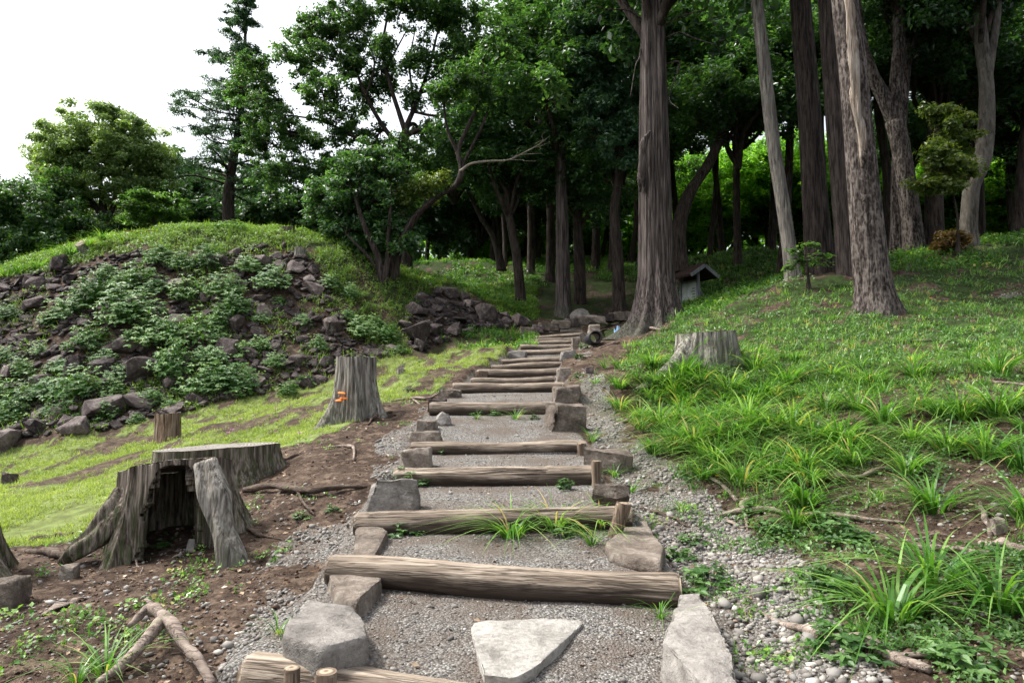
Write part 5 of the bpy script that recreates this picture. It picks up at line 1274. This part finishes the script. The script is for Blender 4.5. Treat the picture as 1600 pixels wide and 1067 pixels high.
# the right bank: blades and small leaves
X, Y = wedge_points(100000, 2.2, 26, 1.15, RS); inb = soft(R_BANK, X, Y, .1, 6); d = fbm(X * 1.5, Y * 1.5, 90, 4) - .10 * ((X > 1.9) & (Y < 5.5))
m = inb & (RS.uniform(0, 1, len(X)) < np.clip((d - np.where(Y > 8, .36, .50)) * 5, 0, 1)) & (RS.uniform(0, 1, len(X)) < .42)
cover('bank_grass', X[m], Y[m], sp_m, .55 + Y[m] * .035, G_BLADE, 'loose green grass growing over the right bank', 'grass', .2, .5)
d2 = fbm(X * 1.9 + 40, Y * 1.9, 91, 4) - .07 * ((X > 1.9) & (Y < 5.5))
m = inb & (RS.uniform(0, 1, len(X)) < np.clip((d2 - np.where(Y > 8, .36, .47)) * 5, 0, 1)) & (RS.uniform(0, 1, len(X)) < .50)
cover('bank_herbs', X[m], Y[m], hb, .75 + Y[m] * .07, G_HERB, 'small dark green leafy herbs carpeting the right bank', 'ground cover', .2, .5)
# stray sprouts on soil and path edges
X, Y = wedge_points(26000, 2.2, 13, 1.1, RS); q = fbm(X * 3.1, Y * 3.1, 44, 3); tread = stairs_h(X, Y, base_h(X, Y))[1]
m = (q > .62) & (~soft(R_LAWN, X, Y, .1, 4)) & (tread < .3) & (RS.uniform(0, 1, len(X)) < .35)
cover('stray_grass', X[m], Y[m], sp_s + hb, .9 + Y[m] * .05, G_BLADE, 'sparse weedy sprouts on the soil and gravel edges', 'grass', .2, .55)
# mound top and shoulder
X = RS.uniform(-24, 3, 52000); Y = RS.uniform(14, 33, 52000); zz = H(X, Y); ix, iy = in_img(X, Y, zz); inm = inpoly(R_MOUND, X, Y); inpile = inpoly(R_PILE, X, Y); lw = inpoly(R_LAWN, X, Y)
dens = np.where(inm, np.where((ix > 110) & (ix < 345) & (iy < 455), .95, .42), .95); dens = np.where(inpile | lw, 0, dens); dens = np.where(inpoly(R_BARE, X, Y), .45, dens)
m = (RS.uniform(0, 1, len(X)) < dens) & (fbm(X * .9, Y * .9, 15, 4) > np.where(inm, .47, .25)) & (Y > 15.5) & (ix < 840) & ~((iy > 508) & (ix > 640)) & (stairs_h(X.copy(), Y.copy(), zz.copy())[1] < .01)
tt = np.where(iy[m] < 400, .62, .45) + RS.normal(0, .15, m.sum())
cover('mound_grass', X[m], Y[m], sp_m + hb2[:2], 1.5 + 0 * X[m], m_leaf('mound_blades', (.045, .10, .015), (.12, .21, .035), (.22, .33, .08), .35, .5, .3), 'green grass and weeds over the top and shoulder of the mound', 'grass', tintf=tt)
# wood floor
X = RS.uniform(-6, 34, 60000); Y = RS.uniform(20, 48, 60000); ix, iy = in_img(X, Y, H(X, Y))
m = (ix > 640) & (ix < 1750) & (fbm(X * .5, Y * .5, 25, 4) > .40) & ~((ix > 835) & (ix < 1040) & (Y < 33)) & ~inpoly(R_PILE, X, Y) & (RS.uniform(0, 1, len(X)) < .6)
cover('undergrowth', X[m], Y[m], sp_m + hb2, 1.9 + 0 * X[m], G_BLADE, 'green undergrowth over the floor of the wood', 'undergrowth', .2, .4)
# leaf litter
lp = (LEAFV * [1.2, 1, 1], LEAFF)
X, Y = wedge_points(15000, 2.2, 20, 1.1, RS); tread = stairs_h(X, Y, base_h(X, Y))[1]; m = (~inpoly(R_LAWN, X, Y)) & (RS.uniform(0, 1, len(X)) < np.where(tread > .3, .04, .6))
cover('leaf_litter', X[m], Y[m], [lp], .030 + .0015 * Y[m], G_LITTER, 'small dry brown leaves and chips scattered over the soil', 'leaf litter', .3, .45, sink=-.006, tilt=.4)
# clods and chips of soil
bm = bmesh.new(); bmesh.ops.create_icosphere(bm, subdivisions=1, radius=.5)
for v in bm.verts: v.co *= random.Random(v.index).uniform(.7, 1.25)
cv, cf = bm_np(bm); bm.free()
X, Y = wedge_points(60000, 2.0, 9, 1.1, RS); tread = stairs_h(X, Y, base_h(X, Y))[1]; m = (~inpoly(R_LAWN, X, Y)) & (~inpoly(R_PATH, X, Y)) & (tread < .2) & (RS.uniform(0, 1, len(X)) < .42); X, Y = X[m], Y[m]
s = np.exp(RS.normal(-4.5, .5, len(X))); V, Fq = stamp(cv, cf[0], np.stack([X, Y, H(X, Y)], -1), basis(RS.normal(0, .5, (len(X), 3)) + [0, 0, 1], RS.uniform(0, 6, len(X))), np.stack([s * 1.3, s, s * .7], -1))
ms = NT('soil_crumbs'); ms = ms.surf(ms.ramp(ms.noise(ms.coord(), 25, 4), [(.3, (.035, .02, .014)), (.55, (.095, .06, .042)), (.75, (.18, .13, .10))]), .95)
tag(link('soil_crumbs', npmesh('soil_crumbs', V, Fq, ms, True)), 'loose dark brown soil crumbs on the bare ground', 'soil', kind='stuff')

# ------------------------------------------------------------------ tussocks, weeds and tufts one can count
def tussock_mesh(n, L, w, seed, spread, up=.62):
    rg = random.Random(seed); ps, tn = [], []
    main = rg.uniform(0, 6.28)
    for _ in range(n):
        az = rg.uniform(0, 6.28); r = spread * math.sqrt(rg.random()); b = rg.uniform(.45, 1.25); l = L * rg.uniform(.45, 1.2)
        V, Fq = blade_np(l, w * rg.uniform(.6, 1.15), b, az, 6, rg.uniform(.05, up), math.cos(az) * r, math.sin(az) * r)
        V[:, 2] -= .01; ps.append((V, [Fq])); tn.append(np.clip(np.linspace(-.12, .14, len(V)) + rg.gauss(.50, .20), 0, .88) if rg.random() > .025 else np.full(len(V), 1.2))
    V, Fs = join(ps); return npmesh('tussock', V, Fs, G_BLADE, False, {'tint': np.concatenate(tn)})
TM = [tussock_mesh(84, .52, .019, k, .10) for k in range(5)]; TF = [tussock_mesh(30, .36, .012, 30 + k, .04) for k in range(4)]
def place(me, name, px, py, s, label, cat, group=None, rz=None, Y=None, sink=.0):
    g = hit(px, py) if Y is None else P(px, py, Y)
    o = link(name, me, None, g - Vector((0, 0, sink))); o.scale = (s, s, s); o.rotation_euler = (0, 0, px * 1.7 if rz is None else rz); return tag(o, label, cat, group)
BIG = [(1458,798,1.0,'large arching grass tussock above the hanging root at right'),(1395,968,1.0,'broad grass tussock just above the fallen grey branch'),(1455,915,1.0,'tall grass tussock below the straight pale root'),(1560,950,.95,'spreading grass tussock in the lower right corner bank'),
 (1322,700,1.0,'rounded grass tussock behind the curved pale root'),(1255,790,.95,'yellow-green tussock over the long forked root'),(1160,755,1.0,'leafy tussock above the gravel edge in the middle of the bank'),(1540,715,1.0,'large tussock near the right edge above bare soil'),
 (1600,735,1.0,'tussock cut by the right picture edge, upper one'),(1610,810,.9,'tussock cut by the right picture edge, lower one'),(1245,820,.7,'wispy tussock hanging below the long forked root')]
for k, (px, py, s, lab) in enumerate(BIG): place(TM[k % 5], 'grass_tussock', px, py, s * 1.0, lab, 'grass tussock')
MED = [(1050,690),(1085,700),(1120,722),(1065,660),(1100,668),(1140,690),(1185,720),(1210,745),(1030,665),(1130,645),(1080,632),(1170,660),(1215,668),(1050,610),(1095,600),(1025,600),(1140,610),(1190,622),(1240,650),(1290,640),(1380,660),(1425,690),(1480,705),(1340,640),(1440,640),(1500,655),(1560,650),(1600,640),(1270,690),(1230,600),(1300,590),(1180,578),(1100,560),(1360,600),(1430,590),(1560,585),(1020,575),(1150,560),(1070,585)]
for k, (px, py) in enumerate(MED): place(TM[k % 5], 'grass_tussock', px, py, .78 + .15 * (k % 3) + (.12 if py < 640 else 0), 'middle-sized green grass tussock on the slope right of the gravel path', 'grass tussock', 'middle-sized tussocks on the right bank')
rg = random.Random(19)
BAND = [(950,575),(1040,570),(1110,600),(1260,635),(1360,700),(1300,770),(1150,745),(1010,695),(985,640)]; k = -1
while k < 52:
    px, py = rg.uniform(950, 1640), rg.uniform(560, 770)
    if not inpoly(BAND, np.array([px]), np.array([py]))[0] and rg.random() > .12: continue
    k += 1
    place(TM[k % 5], 'grass_tussock', px, py, rg.uniform(.62, .95), 'smaller green grass tussock on the slope right of the gravel path', 'grass tussock', 'smaller tussocks on the right bank')
rg = random.Random(9); n = 0
for px, py in [(rg.uniform(980, 1640), rg.uniform(500, 620)) for _ in range(60)]:
    if py < 560 - (px - 980) * .05 or (1030 < px < 1180 and py < 590): continue
    place(TF[n % 4], 'grass_tuft', px, py, rg.uniform(.8, 1.3), 'small grass tuft on the upper part of the right bank', 'grass tuft', 'small tufts on the upper right bank'); n += 1
for k, (px, py, s, lab) in enumerate([(800,838,1.0,'left one of two arching grass tufts in front of third log step'),(868,826,.9,'right one of two arching grass tufts in front of third log step'),(938,826,.8,'upright grass tuft by the leaning stake'),(925,850,.6,'low grass tuft beside the flat brown notched rock'),
  (960,598,.9,'bright grass tuft right of the seventh step'),(945,575,1.0,'bright tall grass tuft at right of the upper steps'),(930,600,.7,'grass tuft beside the tan block at the seventh step'),(805,655,.7,'grass tuft hanging below the boulder step'),(165,1052,.75,'bright green grass tuft beside the driftwood'),
  (120,1066,.5,'low grass tuft at the bottom left corner'),(1032,965,.45,'small grass tuft left of the long pale rock'),(435,990,.35,'tiny yellowish grass tuft left of the hexagonal rock'),(1065,930,.4,'small grass tuft right of the long log step'),(925,690,.7,'grass tuft by the pale log step stub'),(960,745,.7,'grass tuft right of the bowed log step'),
  (640,750,.4,'grass tuft at left end of the bowed log step'),(1330,595,.9,'tall thin-bladed tuft in the middle of the bank'),(745,655,.45,'small sprout under the boulder step'),(985,770,.6,'grass tuft behind the rounded brown rock'),(1065,800,.5,'grass tuft by the dark root splinter')]):
    place(TM[k % 5] if k < 2 else TF[k % 4], 'grass_tuft', px, py, s * (.82 if k < 2 else 1.3), lab, 'grass tuft')
def weed_mesh(ns, R, h, L, seed, mat, k=6, name='leafy_weed', lobes=1):
    rs = np.random.RandomState(seed); lc = rs.normal(0, .2 * R, (lobes, 2)) * (lobes > 1); lh = rs.uniform(.7, 1.2, lobes); Vs, Fs, T = [], [], []; a = rs.uniform(0, 6.28, ns); r = np.sqrt(rs.uniform(0, 1, ns)) * R; locs, Ns, S, tt = [], [], [], []
    for i in range(ns):
        q_ = i % lobes; rr_ = r[i] * (1 if lobes == 1 else .85); x, y = math.cos(a[i]) * rr_ + lc[q_][0], math.sin(a[i]) * rr_ + lc[q_][1]; z = h * lh[q_] * (1 - (r[i] / R) ** 2 * .8) * rs.uniform(.55, 1.15); t0 = rs.normal(.5, .16); a0 = rs.uniform(0, 6)
        out = np.array([x, y, R * .9]); out /= np.linalg.norm(out)
        for j in range(k):
            b = a0 + j * 6.283 / k; d = np.array([math.cos(b), math.sin(b), rs.uniform(-.35, .25)]); c = np.array([x, y, z]) + d * L * .45
            n_ = out * 1.0 + np.array([0, 0, .6]) - d * .35; zx = n_ - d * (n_ @ d) / (d @ d); zx /= np.linalg.norm(zx); dd = d / np.linalg.norm(d)
            locs.append(c); Ns.append(np.stack([np.cross(dd, zx), dd, zx], -1)); S.append(L * rs.uniform(.7, 1.15)); tt.append(t0 + rs.normal(0, .08))
        for j in range(2):
            c = np.array([x * .9, y * .9, z * rs.uniform(.2, .8)]); locs.append(c); Ns.append(basis(rs.normal(0, 1, (1, 3)) + [0, 0, .5], np.array([rs.uniform(0, 6)]))[0]); S.append(L); tt.append(t0 - .2)
    S = np.array(S); nl_ = len(S); V, Fq = stamp(LEAFV * [.95, 1, 1], LEAFF, np.array(locs), np.array(Ns), np.stack([S] * 3, -1))
    Lc = np.array(locs).reshape(ns, k + 2, 3)[:, 0]   # stems hold every whorl to the root
    w_ = L * .06; st = np.stack([np.tile([-w_, 0, -.02], (ns, 1)), np.tile([w_, 0, -.02], (ns, 1)), Lc + [w_ * .5, 0, 0], Lc - [w_ * .5, 0, 0]], 1).reshape(-1, 3)
    Fq = np.concatenate([Fq, np.arange(ns * 4).reshape(-1, 4) + len(V)]); V = np.concatenate([V, st]); T_ = np.concatenate([np.repeat(tt, 4), np.full(ns * 4, .25)])
    return npmesh(name, V, Fq, mat, False, {'tint': np.clip(T_, 0, 1)})
WM = [weed_mesh(160, .50, .50, .082, k, G_WEED, 5, lobes=4) for k in range(6)]; WS = [weed_mesh(12, .10, .09, .045, 40 + k, G_HERB, 5) for k in range(4)]
WL = [(10,492,40),(110,490,50),(150,470,50),(205,495,50),(250,450,45),(300,462,55),(350,455,38),(135,540,30),(62,548,26),(235,528,50),(275,532,50),(310,530,40),(100,572,32),(160,562,28),(38,578,22),(272,580,42),(190,585,36),(60,615,42),(10,625,32),(128,612,34),(180,610,38),(230,628,32),(320,608,42),(355,600,36),(380,552,38),(412,540,28),(345,508,32),(362,486,34),(402,495,28),(382,610,28),(160,650,26),(20,650,26),(118,655,18),(390,418,38),(424,440,38),(335,412,38),(540,492,28),(585,505,28),(603,528,28),(565,518,26),(625,545,24),(474,598,22),(432,566,20),(208,445,36),(170,425,34),(80,500,30),(290,415,34),(240,405,30),(440,470,24),(470,500,22),(500,540,20),(450,612,18),(290,610,26),(90,640,24),(520,445,24),(548,460,20),(215,655,20),(265,635,20),(0,560,24),(330,560,26)]
for k, (px, py, r) in enumerate(WL):
    o = place(WM[(k * 5) % 6], 'leafy_weed', px, py + 4, r * 20 / F / .46 * (.55 + .12 * (k % 4)), 'leafy green weed clump growing among the dark rocks of the left mound', 'weed', 'weed clumps on the mound rocks'); o.scale = (o.scale[0] * (.8 + .1 * (k % 5)), o.scale[1], o.scale[2] * (.8 + .13 * (k % 4))); nn_ = Vector(slope_n(np.array([o.location.x]), np.array([o.location.y]))[0]).normalized() * .6 + Vector((0, 0, .8)); o.rotation_euler = (nn_.to_track_quat('Z', 'Y').to_matrix() @ Matrix.Rotation(k * 1.9, 3, 'Z')).to_euler()
for k, (px, py, s) in enumerate([(635,748,1.3),(660,758,1.2),(880,765,1.1),(628,835,1.3),(650,832,1.0),(905,835,1.0),(875,838,.9),(1090,918,1.6),(1110,905,1.2),(1060,875,1.2),(700,708,1.0),(745,648,1.0),(775,650,1.0),(835,655,.9),(1300,838,1.6),(1325,845,1.5),(1335,852,1.2),(1205,830,1.3),(1222,838,1.2),(1080,850,1.1),(1300,915,1.4),(1320,925,1.2),(1290,1010,1.3),(1330,1025,1.3),(1350,1030,1.2),(1520,1040,1.5),(1480,1035,1.2),(640,610,1),(820,608,.8),(250,855,.8),(320,850,1.0),(690,610,.9),(905,590,1.2),(905,560,1.4),(912,545,1.5),(470,810,.8),(520,800,.7),(1175,800,1.1),(1200,610,1.2),(660,566,1.4)]):
    place(WS[k % 4], 'small_weed', px, py, s, 'small dark green leafy weed beside the steps or in the gravel edge', 'weed', 'small leafy weeds near the steps')
# mossy grass mounds on the left crest, and the shrub on the crest
for k, (px, py, s) in enumerate([(30,432,1.5),(60,425,1.4),(95,412,1.3),(110,398,1.2),(140,385,1.0),(10,440,1.4),(160,375,1.0)]):
    place(TM[k % 5], 'grass_tussock', px, py, s * 1.1, 'bright long-grass clump on the left crest of the mound', 'grass tussock', 'long grass clumps on the left crest', Y=22.3)
b = P(362, 362, 23.6)
o = link('low_shrub', weed_mesh(110, .8, .36, .09, 77, G_WEED, name='low_shrub'), None, b); tag(o, 'low domed grey-green shrub on the crest of the mound', 'shrub')
# flowers
def flower_mesh(r, seed, col, nm):
    m = NT(nm); mm = m.surf(col, .6); st = NT(nm + '_stem'); stm = st.surf((.05, .12, .02), .6)
    V, F_ = [], []
    for j in range(5):
        a = j * 1.2566; d = np.array([math.cos(a), math.sin(a), .25]); e = np.array([-d[1], d[0], 0]); V += [(0, 0, .1), d * r + e * r * .5 + [0, 0, .1], d * r * 1.35 + [0, 0, .1], d * r - e * r * .5 + [0, 0, .1]]; F_.append([j * 4, j * 4 + 1, j * 4 + 2, j * 4 + 3])
    return npmesh('petals', np.array(V, float), np.array(F_), mm), npmesh('stem', *tube([Vector((0, 0, -.02)), Vector((.004, 0, .05)), Vector((0, 0, .10))], [.002, .002, .002], 5, 0), stm)
FY = flower_mesh(.016, 1, (.85, .50, .02), 'yellow_petals'); FP = flower_mesh(.02, 2, (.55, .12, .50), 'pink_petals'); FO = flower_mesh(.035, 3, (.80, .30, .02), 'orange_petals')
def flower(px, py, s, Fm, label, group):
    g = empty('flower', hit(px, py), label, 'flower', group); g.scale = (s, s, s); link('petals', Fm[0], g); link('stem', Fm[1], g)
for px, py in [(1258,632),(1263,645),(1250,648),(1248,636),(1422,620),(1418,628),(1445,612),(1385,535),(1372,532),(1268,528),(1122,764),(1257,656),(1030,535)]:
    flower(px, py, 1.1 + max(0, (640 - py)) * .006, FY, 'tiny yellow flower in the grass of the right bank', 'yellow flowers on the right bank')
for k in range(16): flower(1380 + (k * 37) % 160, 478 + (k * 13) % 16 - (k % 3) * 4, 2.2, FY, 'tiny yellow flower in the grass near the scaly trunk', 'yellow flowers near the scaly trunk')
for px, py in [(1020,524),(1026,558),(1050,520)]: flower(px, py, 1.8, FP, 'small pink flower in the grass near the cedar', 'pink flowers near the cedar')
for px, py in [(468,695),(356,690),(362,686),(375,668),(300,700),(430,650),(452,640),(420,662)]: flower(px, py, 1.4, FP, 'small pink flower on the lawn behind the low stump', 'pink flowers on the lawn')
for k in range(22): 
    p = P(196 + (k * 29) % 78, 363 + (k * 7) % 4, 23.2); g = empty('flower', (p.x, p.y, p.z - .08), 'orange flower in the patch on the mound crest', 'flower', 'orange flowers on the mound crest'); g.scale = (1.6, 1.6, 1.2); link('petals', FO[0], g); link('stem', FO[1], g)
